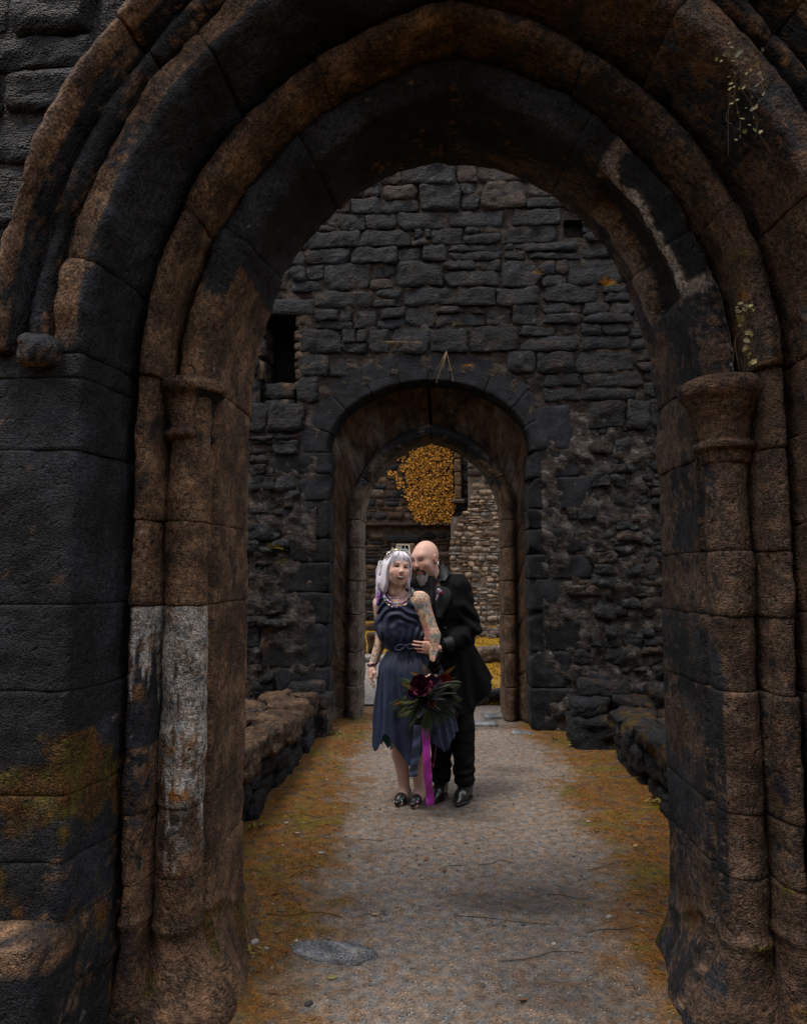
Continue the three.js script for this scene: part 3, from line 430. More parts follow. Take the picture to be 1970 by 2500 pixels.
// ---------------------------------------------------------------- low walls along the passage
function lowWall(name, label, side, x, z0, z1, hNear, hFar, seed) {
  const g = thing(name, label, 'low wall', [x, 0, (z0 + z1) / 2]), r = rng(seed), L = z0 - z1, th = 0.6, zc = (z0 + z1) / 2;
  const top = (z) => lerp(hFar, hNear, clamp((z - z1) / L)) + 0.03 * noise(z * 2, seed, 0);
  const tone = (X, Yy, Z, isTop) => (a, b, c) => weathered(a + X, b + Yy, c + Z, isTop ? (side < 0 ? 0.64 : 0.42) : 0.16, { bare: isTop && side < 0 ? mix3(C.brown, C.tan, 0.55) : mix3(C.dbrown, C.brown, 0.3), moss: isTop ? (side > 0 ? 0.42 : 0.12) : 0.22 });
  for (let z = z1; z < z0 - 0.05;) { // face stones, course by course
    const w = Math.min(rr(0.2, 0.42, r), z0 - z), H = top(z + w / 2) - 0.13; let y = -0.03;
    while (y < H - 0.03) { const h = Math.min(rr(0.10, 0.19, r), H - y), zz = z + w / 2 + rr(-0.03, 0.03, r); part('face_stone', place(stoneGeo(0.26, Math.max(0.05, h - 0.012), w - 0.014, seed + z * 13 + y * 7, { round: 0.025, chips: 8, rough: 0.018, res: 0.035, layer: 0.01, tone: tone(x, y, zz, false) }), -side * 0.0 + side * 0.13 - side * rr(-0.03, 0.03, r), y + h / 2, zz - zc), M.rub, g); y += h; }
    z += w;
  }
  for (let z = z1; z < z0 - 0.05;) { // capping slabs, two across
    const w = Math.min(rr(0.26, 0.5, r), z0 - z); let o = -0.03;
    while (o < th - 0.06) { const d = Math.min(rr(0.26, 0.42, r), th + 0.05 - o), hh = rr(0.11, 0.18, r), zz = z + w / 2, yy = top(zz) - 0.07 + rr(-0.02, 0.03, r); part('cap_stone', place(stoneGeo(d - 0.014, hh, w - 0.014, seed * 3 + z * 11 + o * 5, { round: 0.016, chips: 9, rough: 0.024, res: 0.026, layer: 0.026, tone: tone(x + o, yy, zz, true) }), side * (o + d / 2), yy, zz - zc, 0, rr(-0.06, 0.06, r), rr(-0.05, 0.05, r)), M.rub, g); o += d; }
    z += w;
  }
  part('wall_core', paint(place(new THREE.BoxGeometry(th - 0.1, Math.min(hNear, hFar) - 0.06, L - 0.05), side * (th / 2 + 0.02), (Math.min(hNear, hFar) - 0.06) / 2 - 0.02, 0), C.black), M.rub, g);
}
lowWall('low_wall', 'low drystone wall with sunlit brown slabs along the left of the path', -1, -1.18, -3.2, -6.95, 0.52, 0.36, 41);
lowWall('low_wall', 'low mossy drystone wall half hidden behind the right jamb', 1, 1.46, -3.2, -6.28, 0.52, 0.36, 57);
{ // stepped block of masonry against the inner wall on the right, and its mate on the left
  const g = thing('stone_step', 'mossy stepped stone block at the foot of the inner wall', 'step', [1.45, 0, -6.75]);
  for (const [x, y, z, w, h, d, s] of [[-0.02, 0.12, 0.12, 0.5, 0.3, 0.42, 1], [0.5, 0.13, 0.15, 0.45, 0.3, 0.4, 2], [-0.05, 0.33, 0.0, 0.36, 0.15, 0.32, 3], [0.3, 0.34, 0.05, 0.3, 0.16, 0.34, 4], [0.1, 0.47, -0.12, 0.5, 0.13, 0.24, 5], [0.62, 0.40, -0.02, 0.34, 0.24, 0.36, 6]]) part('step_stone', place(stoneGeo(w, h, d, s * 3.3, { round: 0.018, chips: 9, rough: 0.02, res: 0.026, layer: 0.012, tone: (a, b, c) => weathered(a + x, b + y, c + z, 0.42, { bare: C.dbrown, moss: 0.35 }) }), x, y, z, 0, rr(-0.08, 0.08), rr(-0.03, 0.03)), M.rub, g);
  const k = thing('broken_ledge', 'broken stone ledge between the left low wall and doorway', 'ledge', [-1.28, 0, -6.95]);
  for (const [x, y, z, w, h, d, s] of [[0.0, 0.12, 0.03, 0.42, 0.26, 0.3, 1], [0.0, 0.31, 0.02, 0.4, 0.14, 0.26, 2], [-0.02, 0.43, -0.02, 0.34, 0.12, 0.22, 3]]) part('ledge_stone', place(stoneGeo(w, h, d, s * 5.1, { round: 0.025, rough: 0.012, res: 0.03, layer: 0.008, tone: (a, b, c) => weathered(a, b + y, c, 0.4, { moss: 0.2 }) }), x, y, z), M.rub, k);
}
// ---------------------------------------------------------------- ground, path and what lies on them
const lawn = [0.24, 0.165, 0.014], lawn2 = [0.27, 0.150, 0.012], soil = [0.05, 0.034, 0.022];
const axisX = [...Array(25)].map((_, i) => -150 + i * 5.8).concat([...Array(121)].map((_, i) => -6 + i * 0.1), [...Array(25)].map((_, i) => 10.8 + i * 5.8)).sort((a, b) => a - b);
const axisZ = [...Array(22)].map((_, i) => 130 - i * 6).concat([...Array(150)].map((_, i) => 2 - i * 0.18), [...Array(22)].map((_, i) => -26 - i * 6)).sort((a, b) => b - a);
setting('ground', gridGeo(axisX.length - 1, axisZ.length - 1, (u, v, i, j) => {
  const x = axisX[i], z = axisZ[j], n = 0.5 + 0.5 * fbm(x * 0.9, z * 0.9, 2, 4), inPassage = z > -8.6 && z < 3;
  const y = (inPassage ? -0.05 : -0.012) + (z < -8.7 ? 0.02 * fbm(x * 0.7, z * 0.7, 8, 3) : 0);
  return { p: [x, y, z], uv: [x, z], c: mix3(mix3(lawn, lawn2, n), soil, sstep(0.62, 0.8, 0.5 + 0.5 * fbm(x * 2.2, z * 2.2, 5, 3))).map((k) => k * 2.6) };
}), M.grav);
const mossAt = (x, z) => { const c = 0.12 + 0.05 * z * 0.1, t = clamp((-z - 2.4) / 4.5), hw = lerp(0.54, 0.84, t) + (x > c ? 0.05 : -0.02) - 0.16 * sstep(6.2, 7.0, -z); return sstep(-0.16, 0.2, Math.abs(x - c) - hw + 0.22 * fbm(x * 1.6, z * 1.6, 3, 3) + 0.16 * fbm(x * 7, z * 7, 9, 3)); };
const pathY = (x, z) => 0.012 * fbm(x * 1.4, z * 1.4, 4, 2) + 0.006 * fbm(x * 8, z * 8, 6, 2) + 0.02 * mossAt(x, z) - 0.012;
setting('path', gridGeo(180, 370, (u, v) => {
  const x = lerp(-2.6, 2.9, u), z = lerp(1.5, -9.6, v), m = mossAt(x, z), n = fbm(x * 11, z * 11, 1, 3), g = fbm(x * 1.1, z * 1.1, 12, 3);
  let c = mix3([0.62, 0.535, 0.465], [0.46, 0.395, 0.345], sstep(-0.3, 0.5, g));
  c = mix3(c, [0.24, 0.20, 0.18], 0.75 * sstep(0.12, 0.5, fbm(x * 0.8 + 4, z * 2.4, 5, 4)) * sstep(1.1, 0.2, Math.abs(x - 0.2)));
  const mo = mix3(mix3([0.46, 0.225, 0.050], [0.36, 0.26, 0.04], sstep(0.05, 0.5, fbm(x * 3, z * 3, 7, 3))), [0.22, 0.15, 0.10], sstep(-0.05, 0.5, -n));
  c = mix3(c, mo, m * sstep(-0.75, 0.15, n + m * 0.9 - 0.3));
  c = mix3(c, [0.36, 0.27, 0.03], 0.5 * sstep(0.7, 1, m) * sstep(0.1, 0.5, fbm(x * 5, z * 5, 17, 2)));
  return { p: [x, pathY(x, z), z], uv: [x, z], c };
}), M.grav);
setting('courtyard_path', gridGeo(20, 60, (u, v) => { const z = lerp(-8.4, -13.6, v), x = lerp(-2.2 - 0.7 * v, -0.15 - 0.75 * v + 0.1 * noise(z * 2, 1, 1), u); return { p: [x, 0.018 + 0.008 * noise(x * 3, z * 3, 1), z], uv: [x, z], c: mix3([0.78, 0.74, 0.72], [0.5, 0.45, 0.42], 0.5 + 0.5 * noise(x * 2, z * 2, 4)) }; }), M.grav);

function scatter(name, label, category, geo, mat, n, seed, fn) {
  const m = new THREE.InstancedMesh(geo, mat, n), r = rng(seed), o = new THREE.Object3D(), c = new THREE.Color(); let k = 0;
  for (let tries = 0; k < n && tries < n * 30; tries++) { const q = fn(r); if (!q) continue; o.position.set(...q.p); o.rotation.set(...(q.r ?? [0, r() * 6.28, 0])); o.scale.set(...q.s); o.updateMatrix(); m.setMatrixAt(k, o.matrix); m.setColorAt(k, c.setRGB(...q.c)); k++; }
  m.count = k; m.name = numbered(name); m.castShadow = m.receiveShadow = true; scene.add(m); dress_(m, label, category, null, 'stuff'); return m;
}
const white = (g) => paint(g, [1, 1, 1]);
const chipGeo = white(new THREE.IcosahedronGeometry(1, 0));
const tuftGeo = (() => { const l = []; for (let i = 0; i < 6; i++) { const a = i * 1.05 + 0.3, t = 0.35 + 0.25 * (i % 3), g = new THREE.BufferGeometry(), w = 0.16; const dx = Math.cos(a), dz = Math.sin(a); g.setAttribute('position', new THREE.Float32BufferAttribute([-dz * w, 0, dx * w, dz * w, 0, -dx * w, dx * t, 1, dz * t], 3)); g.setAttribute('uv', new THREE.Float32BufferAttribute([0, 0, 1, 0, 0.5, 1], 2)); g.computeVertexNormals(); l.push(g); } return white(merge(l)); })();
const tuftMat = std({ vertexColors: true, roughness: 0.9, side: THREE.DoubleSide });
scatter('gravel', 'loose grey grit strewn over the path', 'gravel', chipGeo, M.plain, 5000, 21, (r) => { const x = rr(-1.3, 1.55, r), z = rr(-1.9, -7.6, r); const s = 0.0022 + 0.0075 * r() ** 4; const t = r(), c = t < 0.5 ? [0.13, 0.11, 0.095] : t < 0.85 ? [0.07, 0.06, 0.052] : t < 0.985 ? [0.17, 0.15, 0.13] : [0.32, 0.29, 0.26]; return { p: [x, pathY(x, z) + s * 0.3, z], s: [s * rr(0.8, 1.6, r), s * 0.6, s * rr(0.8, 1.3, r)], c }; });
scatter('moss', 'orange brown moss creeping in from the path edges', 'moss', tuftGeo, tuftMat, 14000, 22, (r) => { const x = rr(-1.3, 1.6, r), z = rr(-1.9, -7.9, r); const m = mossAt(x, z); if (m < r() * 0.9 + 0.12 || fbm(x * 6, z * 6, 3, 3) < -0.02) return null; const s = rr(0.005, 0.011, r) * (m > 0.95 ? 1.3 : 1), o = fbm(x * 3, z * 3, 7, 3) + 0.3 * (r() - 0.5); return { p: [x, pathY(x, z) - 0.002, z], s: [s, s * rr(0.6, 1.3, r), s], c: o > 0.18 ? [0.20, 0.145, 0.014] : r() < 0.5 ? [0.27, 0.115, 0.018] : [0.19, 0.085, 0.02] }; });
scatter('courtyard_grass', 'yellowing rough grass in the courtyard beyond the doorway', 'grass', tuftGeo, tuftMat, 16000, 23, (r) => { const z = -8.6 - 13.5 * r() ** 1.3, x = rr(-4.5, 4.5, r); if (z > -13.6 && x < -0.35 - 0.75 * clamp((-8.4 - z) / 5.2) && x > -3) return null; if (fbm(x * 1.3, z * 1.3, 3, 2) < -0.35) return null; const s = rr(0.03, 0.07, r); return { p: [x, -0.015, z], s: [s, s * rr(0.6, 1.2, r), s], c: mix3([0.30, 0.215, 0.016], [0.33, 0.165, 0.016], r()) }; });
// twigs, fallen leaves, loose pieces
{
  const r = rng(31), bark = std({ color: new THREE.Color().setRGB(0.035, 0.026, 0.02), roughness: 0.9 });
  const spots = [[0.28, -3.35, 0.42], [0.42, -3.05, 0.36], [0.62, -3.6, 0.22], [0.05, -3.9, 0.16], [0.3, -3.98, 0.2], [0.75, -3.25, 0.26], [-0.62, -3.32, 0.34], [-0.3, -3.36, 0.08], [0.85, -3.95, 0.18], [-0.8, -4.6, 0.2], [-0.4, -4.25, 0.12], [0.95, -3.4, 0.15]];
  for (const [x, z, L] of spots) { const a = rr(-0.5, 0.5, r), pts = [0, 0.33, 0.66, 1].map((t) => { const X = x + (t - 0.5) * L * Math.cos(a) + rr(-0.02, 0.02, r), Z = z + (t - 0.5) * L * Math.sin(a) + rr(-0.025, 0.025, r); return new THREE.Vector3(X, pathY(X, Z) + 0.004, Z); }); solo('twig', new THREE.TubeGeometry(new THREE.CatmullRomCurve3(pts), 10, 0.0014, 5), bark, 'thin dark twig lying on the grit path', 'twig', 'twigs fallen on the path', 'thing'); }
  const leafG = (() => { const s = new THREE.Shape(); s.moveTo(0, -1); s.bezierCurveTo(0.7, -0.5, 0.6, 0.4, 0, 1); s.bezierCurveTo(-0.6, 0.4, -0.7, -0.5, 0, -1); const g = new THREE.ShapeGeometry(s, 5); const p = g.attributes.position; for (let i = 0; i < p.count; i++) p.setZ(i, 0.35 * p.getX(i) ** 2 + 0.2 * p.getY(i) ** 2); g.rotateX(-Math.PI / 2); g.computeVertexNormals(); return g; })();
  const lm = [[0.16, 0.06, 0.025], [0.10, 0.05, 0.025], [0.28, 0.18, 0.10], [0.18, 0.15, 0.06]].map((c) => std({ color: new THREE.Color().setRGB(...c), roughness: 0.75, side: THREE.DoubleSide }));
  const spot2 = [[-0.08, -3.98], [0.02, -3.84], [-0.30, -3.36], [-0.42, -2.85], [-0.70, -3.15], [-0.95, -4.0], [-0.85, -4.3], [-1.0, -4.9], [-0.95, -3.7], [0.95, -3.6], [1.1, -4.2], [1.0, -3.1], [1.2, -4.8], [0.85, -2.9], [1.15, -5.4], [-1.0, -5.6], [-0.9, -6.2], [0.9, -6.3], [1.05, -6.0], [-0.8, -3.5], [0.3, -2.75], [-0.62, -2.72]];
  spot2.forEach(([x, z], i) => { const m = solo('fallen_leaf', leafG, lm[i % 4], 'small dry leaf lying at the edge of the path', 'leaf', 'dry leaves on the path', 'thing'); m.position.set(x, pathY(x, z) + 0.005, z); m.scale.setScalar(rr(0.012, 0.024, r)); m.rotation.set(rr(-0.3, 0.3, r), rr(0, 6, r), rr(-0.3, 0.3, r)); });
  [[-0.66, -4.0, 0.022], [-0.78, -3.05, 0.024], [-0.3, -4.9, 0.014], [-0.95, -4.45, 0.016], [-0.48, -2.68, 0.02], [0.92, -4.6, 0.016], [-0.72, -3.02, 0.016], [0.75, -3.35, 0.02], [-0.85, -5.4, 0.018]].forEach(([x, z, s], i) => { const m = solo('pebble', stoneGeo(s * 1.6, s * 0.8, s, i + 2, { round: s * 0.4, rough: 0.002, res: s * 0.3, col: i === 4 ? [0.04, 0.035, 0.035] : [0.24, 0.21, 0.185] }), M.plain, i === 4 ? 'dark square pebble near the left foot of the gateway' : 'pale pebble on the mossy edge of the path', 'pebble', i === 4 ? undefined : 'pale pebbles by the path', 'thing'); m.position.set(x, pathY(x, z) + s * 0.25, z); m.rotation.y = i; });
  const fl = stoneGeo(0.36, 0.05, 0.17, 4.4, { round: 0.02, rough: 0.004, res: 0.03, col: [0.26, 0.255, 0.26] }); { const p = fl.attributes.position; for (let i = 0; i < p.count; i++) p.setX(i, p.getX(i) * Math.sqrt(Math.max(0.02, 1 - (p.getZ(i) / 0.09) ** 2)) + p.getZ(i) * 0.5 + 0.012 * noise(p.getX(i) * 15, p.getZ(i) * 15, 2)); weldNormals(fl); }
  const f = solo('flagstone', fl, M.grit, 'smooth grey flagstone sunk in the path near the left jamb', 'flagstone', null, 'thing'); f.position.set(-0.44, -0.019, -3.03);
  for (const [x, z, w, d] of [[0.42, -7.5, 0.34, 0.2], [0.2, -7.25, 0.3, 0.16], [0.66, -7.9, 0.4, 0.22], [-0.5, -7.7, 0.34, 0.2], [0.8, -7.1, 0.22, 0.12]]) { const q = solo('threshold_slab', stoneGeo(w, 0.06, d, x * 9, { round: 0.02, rough: 0.006, res: 0.03, col: [0.24, 0.25, 0.27] }), std({ vertexColors: true, map: M.grit.map, bumpMap: M.grit.bumpMap, bumpScale: 0.006, roughness: 0.28 }), 'wet worn slab in the ground of the far doorway', 'slab', 'wet slabs at the far doorway', 'thing'); q.position.set(x, -0.01, z); q.rotation.y = rr(-0.3, 0.3, r); }
}

// ---------------------------------------------------------------- the courtyard beyond
{
  const house = thing('courtyard_building', 'dark stone range with small white window across the courtyard', 'building');
  const win = { x0: -1.44, x1: -0.97, y0: 1.70, y1: 2.54 };
  const bl = (y0, y1) => (y1 > win.y0 - 0.1 && y0 < win.y1 + 0.28 ? [[win.x0 - (y1 > win.y1 + 0.02 ? 0.4 : 0.16), win.x1 + (y1 > win.y1 + 0.02 ? 0.4 : 0.16)]] : y1 > 3.1 && y0 < 3.25 ? [[-6, 2]] : y1 > 3.9 && y0 < 6.4 ? [[0.5, 0.74]] : []);
  const f = rubbleField({ x0: -5, x1: 1.6, y0: 0, y1: 8.4, row: (y) => (y > 3.2 ? [0.15, 0.3] : [0.13, 0.24]), len: () => [0.25, 0.62], z: -23.5, proud: 0.035, blocked: bl, seed: 71, gap: 0.03, split: 0.3 });
  layStones(f, house, M.rubFar, (q) => { const c = q.t < 0.55 ? mix3(C.black, C.blue, q.t * 1.5) : q.t < 0.8 ? C.dbrown : q.t < 0.94 ? mix3(C.brown, C.grey, 0.5) : mix3(C.brown, C.tan, 0.4); return { round: 0.03, chips: 6, rough: 0.018, res: 0.1, tone: (x, y, z) => mix3(c, C.grey, 0.4 * sstep(0.2, 0.7, fbm((x + q.x) * 5, (y + q.y) * 5, z, 2))) }; }, 290, (q) => q.x > -3 && q.x < 0.8 && q.y < 6.3);
  part('wall_core', paint(place(new THREE.BoxGeometry(18, 9.2, 0.5), -4, 4.5, -23.77), (x, y, z) => C.mortar), M.rubFar, house);
  part('mortar', gridGeo(80, 90, (u, v) => { const x = lerp(-5.5, 2, u), y = lerp(-0.1, 8.6, v); return { p: [x, y, -23.46 + 0.02 * noise(x * 6, y * 6, 2)], uv: [x, y], c: mix3(C.dbrown, C.mortar, 0.5 + 0.5 * noise(x * 3, y * 3, 5)) }; }), M.rubFar, house);
  for (let i = 0; i < 6; i++) part('string_course', place(stoneGeo(1.05, 0.12, 0.3, i + 40, { round: 0.03, rough: 0.01, res: 0.08, col: mix3(C.black, C.dbrown, 0.5) }), -4.4 + i * 1.07, 3.17, -23.38), M.rubFar, house);
  for (let i = 0; i < 5; i++) part('jamb_moulding', place(stoneGeo(0.24, 0.44, 0.3, i + 60, { round: 0.04, rough: 0.008, res: 0.06, col: mix3(C.brown, C.tan, 0.45) }), 0.62, 4.24 + i * 0.45, -23.4), M.rubFar, house);
  part('sill', place(stoneGeo(0.46, 0.14, 0.34, 9, { round: 0.03, rough: 0.01, res: 0.06, col: mix3(C.brown, C.grey, 0.5) }), 0.62, 3.94, -23.38), M.rubFar, house);
  const wx = (win.x0 + win.x1) / 2, wy = (win.y0 + win.y1) / 2, ww = win.x1 - win.x0, wh = win.y1 - win.y0, paintW = std({ color: new THREE.Color().setRGB(0.62, 0.58, 0.48), roughness: 0.6 });
  part('window_lintel', place(stoneGeo(1.1, 0.24, 0.3, 5, { round: 0.02, rough: 0.008, res: 0.08, col: C.black }), wx, win.y1 + 0.16, -23.44), M.rubFar, house);
  for (const s of [-1, 1]) part('window_jamb', place(stoneGeo(0.15, wh + 0.04, 0.3, 6 + s, { round: 0.02, rough: 0.008, res: 0.08, col: s > 0 ? mix3(C.brown, C.tan, 0.7) : C.dbrown }), wx + s * (ww / 2 + 0.085), wy, -23.44), M.rubFar, house);
  const w = part('window', merge([place(new THREE.BoxGeometry(ww, 0.06, 0.08), wx, win.y0 + 0.03, -23.40), place(new THREE.BoxGeometry(ww, 0.06, 0.08), wx, win.y1 - 0.03, -23.40), place(new THREE.BoxGeometry(0.06, wh - 0.12, 0.08), win.x0 + 0.03, wy, -23.40), place(new THREE.BoxGeometry(0.06, wh - 0.12, 0.08), win.x1 - 0.03, wy, -23.40)]), paintW, house);
  for (const t of [1 / 3, 2 / 3]) part('glazing_bar', place(new THREE.BoxGeometry(0.022, wh - 0.12, 0.04), lerp(win.x0 + 0.06, win.x1 - 0.06, t), wy, -23.395), paintW, w);
  for (const t of [0.25, 0.5, 0.75]) part('glazing_bar', place(new THREE.BoxGeometry(ww - 0.12, 0.022, 0.036), wx, lerp(win.y0 + 0.06, win.y1 - 0.06, t), -23.396), paintW, w);
  const glass = new THREE.MeshPhysicalMaterial({ color: 0x0b0d10, roughness: 0.08 });
  for (let i = 0; i < 3; i++) for (let j = 0; j < 4; j++) part('pane', place(new THREE.BoxGeometry((ww - 0.12) / 3 - 0.02, (wh - 0.12) / 4 - 0.02, 0.006), lerp(win.x0 + 0.06, win.x1 - 0.06, (i + 0.5) / 3), lerp(win.y0 + 0.06, win.y1 - 0.06, (j + 0.5) / 4), -23.405), glass, w);
  // pale ruined wall end standing forward on the right
  const ruin = thing('ruined_wall', 'pale rough ruined wall end at the right of the courtyard', 'ruin');
  const edge = (y) => (y < 3.4 ? 0.36 + 0.2 * Math.sin(y * 2.1) * 0.4 + 0.25 * sstep(2.2, 3.4, y) : 0.9 + 0.05 * Math.sin(y * 5));
  const f2 = rubbleField({ x0: 0.15, x1: 4.6, y0: 0, y1: 8.2, row: (y) => (y > 4 ? [0.13, 0.24] : [0.08, 0.19]), len: (y) => (y > 4 ? [0.22, 0.5] : [0.14, 0.42]), z: -21.1, proud: 0.05, blocked: (a, b) => [[-1, edge((a + b) / 2)]], seed: 83, gap: 0.010, split: 0.25 });
  layStones(f2, ruin, M.rubFar, (q) => { const up = sstep(3.6, 4.6, q.y), k = mix3(q.t < 0.6 ? mix3([0.46, 0.33, 0.235], [0.30, 0.26, 0.22], q.t * 1.3) : q.t < 0.85 ? mix3(C.brown, C.tan, 0.5) : mix3(C.tan, C.lime, 0.9), q.t < 0.7 ? C.black : C.grey, up * 0.85); return { round: 0.035, chips: 6, rough: 0.022, res: 0.09, layer: 0.008, tone: (x, y, z) => mix3(k, C.dbrown, 0.5 * sstep(0.2, 0.7, fbm((x + q.x) * 4, (y + q.y) * 4, z, 2))) }; }, 290, (q) => q.x < 2.3 && q.y < 6);
  part('wall_core', paint(place(new THREE.BoxGeometry(6, 8.3, 2.2), 3.95, 4.1, -22.165), [0.20, 0.15, 0.115]), M.rubFar, ruin);
  part('wall_core', paint(place(new THREE.BoxGeometry(0.62, 3.3, 2.0), 0.68, 1.6, -22.08), [0.20, 0.15, 0.115]), M.rubFar, ruin);
  // climbing plant in autumn colour on the dark range
  const ivy = thing('climbing_plant', 'orange autumn creeper spread over the far courtyard wall', 'creeper');
  const inside = (x, y) => { const t = (y - 3.15) / 2.75; if (t < 0 || t > 1.25) return false; const l = lerp(-0.75, -1.95, sstep(0, 0.85, t)) + 0.25 * fbm(y * 2.5, 1, 2, 3), rEdge = t < 0.38 ? lerp(0.35, 0.62, t / 0.3) : 0.46; const gap = x < -0.85 && t > 0.3 && fbm(x * 4, y * 3, 3, 3) > 0.32 - 0.5 * sstep(-0.9, -1.6, x); return x > l && x < Math.min(rEdge, 0.55) + 0.05 * noise(y * 5, 2, 2) && !gap ; };
  const lg = (() => { const s = new THREE.Shape([[0, -0.5], [0.4, -0.1], [0.2, 0.15], [0.3, 0.45], [0, 0.3], [-0.3, 0.45], [-0.2, 0.15], [-0.4, -0.1]].map((p) => new THREE.Vector2(...p))); return white(new THREE.ShapeGeometry(s)); })();
  const lv = scatter('creeper_leaves', '', '', lg, M.leaf, 7000, 91, (r) => { const x = rr(-2, 0.7, r), y = rr(3.1, 6.5, r); if (!inside(x, y)) return null; const s = rr(0.03, 0.075, r), t = r(); if (fbm(x * 5, y * 5, 4, 3) < -0.9 + 0.9 * r()) return null; return { p: [x, y, -23.36 + rr(-0.03, 0.16, r)], r: [rr(-0.9, 0.3, r), rr(-0.8, 0.8, r), rr(-1.2, 1.2, r)], s: [s, s, s], c: t < 0.45 ? [0.40, 0.165, 0.012] : t < 0.68 ? [0.26, 0.12, 0.014] : t < 0.9 ? [0.10, 0.045, 0.012] : [0.55, 0.27, 0.04] }; });
  scene.remove(lv); lv.name = 'leaves'; lv.userData = { kind: 'stuff' }; ivy.add(lv);
  const r = rng(93), sm = std({ color: new THREE.Color().setRGB(0.06, 0.035, 0.02) });
  for (let i = 0; i < 9; i++) { let x = rr(-0.4, 0.3, r), y = 3.12; const pts = []; for (let k = 0; k < 8; k++) { pts.push(new THREE.Vector3(x, y, -23.36)); x += rr(-0.22, 0.12, r); y += rr(0.25, 0.45, r); } part('stem', new THREE.TubeGeometry(new THREE.CatmullRomCurve3(pts), 20, 0.012, 5), sm, ivy); }
  // kerb, fallen stones
  const kerb = thing('kerb', 'long low stone kerb edging the courtyard grass', 'kerb', [-2.6, 0, -19.3]); for (let i = 0; i < 3; i++) part('kerb_stone', place(stoneGeo(0.98, 0.24, 0.3, i + 3, { round: 0.04, rough: 0.012, res: 0.06, tone: (x, y) => (y > 0.06 ? mix3(C.moss, C.lichen, 0.4) : C.dbrown) }), i - 1, 0.1, 0), M.rubFar, kerb);
  const st = (name, label, x, z, w, h, d, seed, col, moss) => { const m = solo(name, stoneGeo(w, h, d, seed, { round: Math.min(w, h, d) * 0.3, chips: 5, rough: 0.016, res: 0.045, tone: (a, b, c) => weathered(a + x, b, c + z, 0.6, { bare: col, moss }) }), M.rubFar, label, 'stone', null, 'thing'); m.position.set(x, h * 0.42, z); m.rotation.y = seed; return m; };
  st('boulder', 'pale rounded boulder on the grass behind the black coat', 0.9, -12.6, 0.52, 0.3, 0.4, 0.2, mix3(C.tan, C.lime, 0.3), 0.2);
  st('boulder', 'smaller dark stone at the right of the pale boulder', 1.28, -12.3, 0.34, 0.26, 0.3, 0.5, C.dbrown, 0.3);
  st('stone_block', 'dark squared block on the grass just beyond the doorway', 0.68, -8.75, 0.34, 0.17, 0.24, 0.1, C.dbrown, 0.1);
  st('stone_block', 'flat wet grey stone beside the dark squared block', 0.42, -8.7, 0.42, 0.09, 0.3, 0.3, C.lime, 0.35);
  st('stone_stump', 'mossy upright stone stump left of the navy dress', -1.3, -13.9, 0.22, 0.42, 0.2, 0.4, C.dbrown, 0.5);
  st('stone_stump', 'shorter mossy stump at the edge of the left jamb', -1.52, -13.7, 0.18, 0.3, 0.2, 0.8, C.dbrown, 0.4);
  st('flat_stone', 'flat pale stone in the grass left of the navy dress', -1.22, -12.5, 0.42, 0.08, 0.3, 0.1, C.lime, 0.1);
  const heap = thing('rubble_heap', 'scatter of fallen mossy stones below the ruined wall', 'rubble', [1.3, 0, -18.6]), rh = rng(97);
  for (let i = 0; i < 46; i++) { const w = rr(0.12, 0.4, rh); part('fallen_stone', place(stoneGeo(w, w * rr(0.35, 0.6, rh), w * 0.8, i * 1.7, { round: w * 0.15, chips: 5, rough: 0.012, res: 0.07, tone: (a, b, c) => weathered(a, b, c, 0.6, { bare: mix3(C.tan, C.grey, 0.5), moss: 0.35 }) }), rr(-1.1, 1.6, rh), w * 0.15, rr(-1.6, 1.4, rh), rr(-0.3, 0.3, rh), rr(0, 3, rh), 0), M.rubFar, heap); }
}

// ---------------------------------------------------------------- plants rooted in the walls
const roundLeaf = (() => { const g = new THREE.CircleGeometry(1, 16), p = g.attributes.position; for (let i = 1; i < p.count; i++) { const a = Math.atan2(p.getY(i), p.getX(i)), k = 0.72 + 0.28 * Math.abs(Math.cos(a * 2.5)); p.setX(i, p.getX(i) * k); p.setY(i, p.getY(i) * k); } for (let i = 0; i < p.count; i++) p.setZ(i, 0.25 * (p.getX(i) ** 2 + p.getY(i) ** 2) * (i ? 1 : 0)); g.computeVertexNormals(); return g; })();
const leafMats = [[0.085, 0.072, 0.012], [0.05, 0.046, 0.010], [0.13, 0.11, 0.025]].map((c) => new THREE.MeshPhysicalMaterial({ color: new THREE.Color().setRGB(...c), roughness: 0.7, side: THREE.DoubleSide }));
const stemMat = std({ color: new THREE.Color().setRGB(0.04, 0.024, 0.014) }), strawMat = std({ color: new THREE.Color().setRGB(0.24, 0.16, 0.085), side: THREE.DoubleSide });
function trailing(label, x, y, z, n, spread, size, drop, seed) {
  const g = thing('trailing_plant', label, 'plant', [x, y, z]), r = rng(seed);
  for (let k = 0; k < 5; k++) { const dx = rr(-1, 1, r) * spread; part('stem', new THREE.TubeGeometry(new THREE.CatmullRomCurve3([0, 0.35, 0.7, 1].map((t) => new THREE.Vector3(dx * t + rr(-0.02, 0.02, r) + spread * 0.25 * t, -drop * rr(0.6, 1, r) * t + 0.03 * Math.sin(t * 3), 0.01 + 0.012 * Math.sin(t * 5 + k)))), 14, 0.0010, 5), stemMat, g); }
  for (let k = 0; k < n; k++) { const q = r(), m = part('leaf', roundLeaf, leafMats[k % 3], g), s = size * rr(0.5, 1.15, r); m.position.set(rr(-1, 1, r) * spread * (1 - q * 0.5) + spread * 0.2 * q, rr(-0.3, 0.2, r) * spread * 2 - drop * q * q * 0.9 + spread * 0.5, rr(0.012, 0.035, r)); m.scale.setScalar(s); m.rotation.set(rr(-1.2, 0.5, r), rr(-1.0, 1.0, r), rr(0, 6, r)); }
}
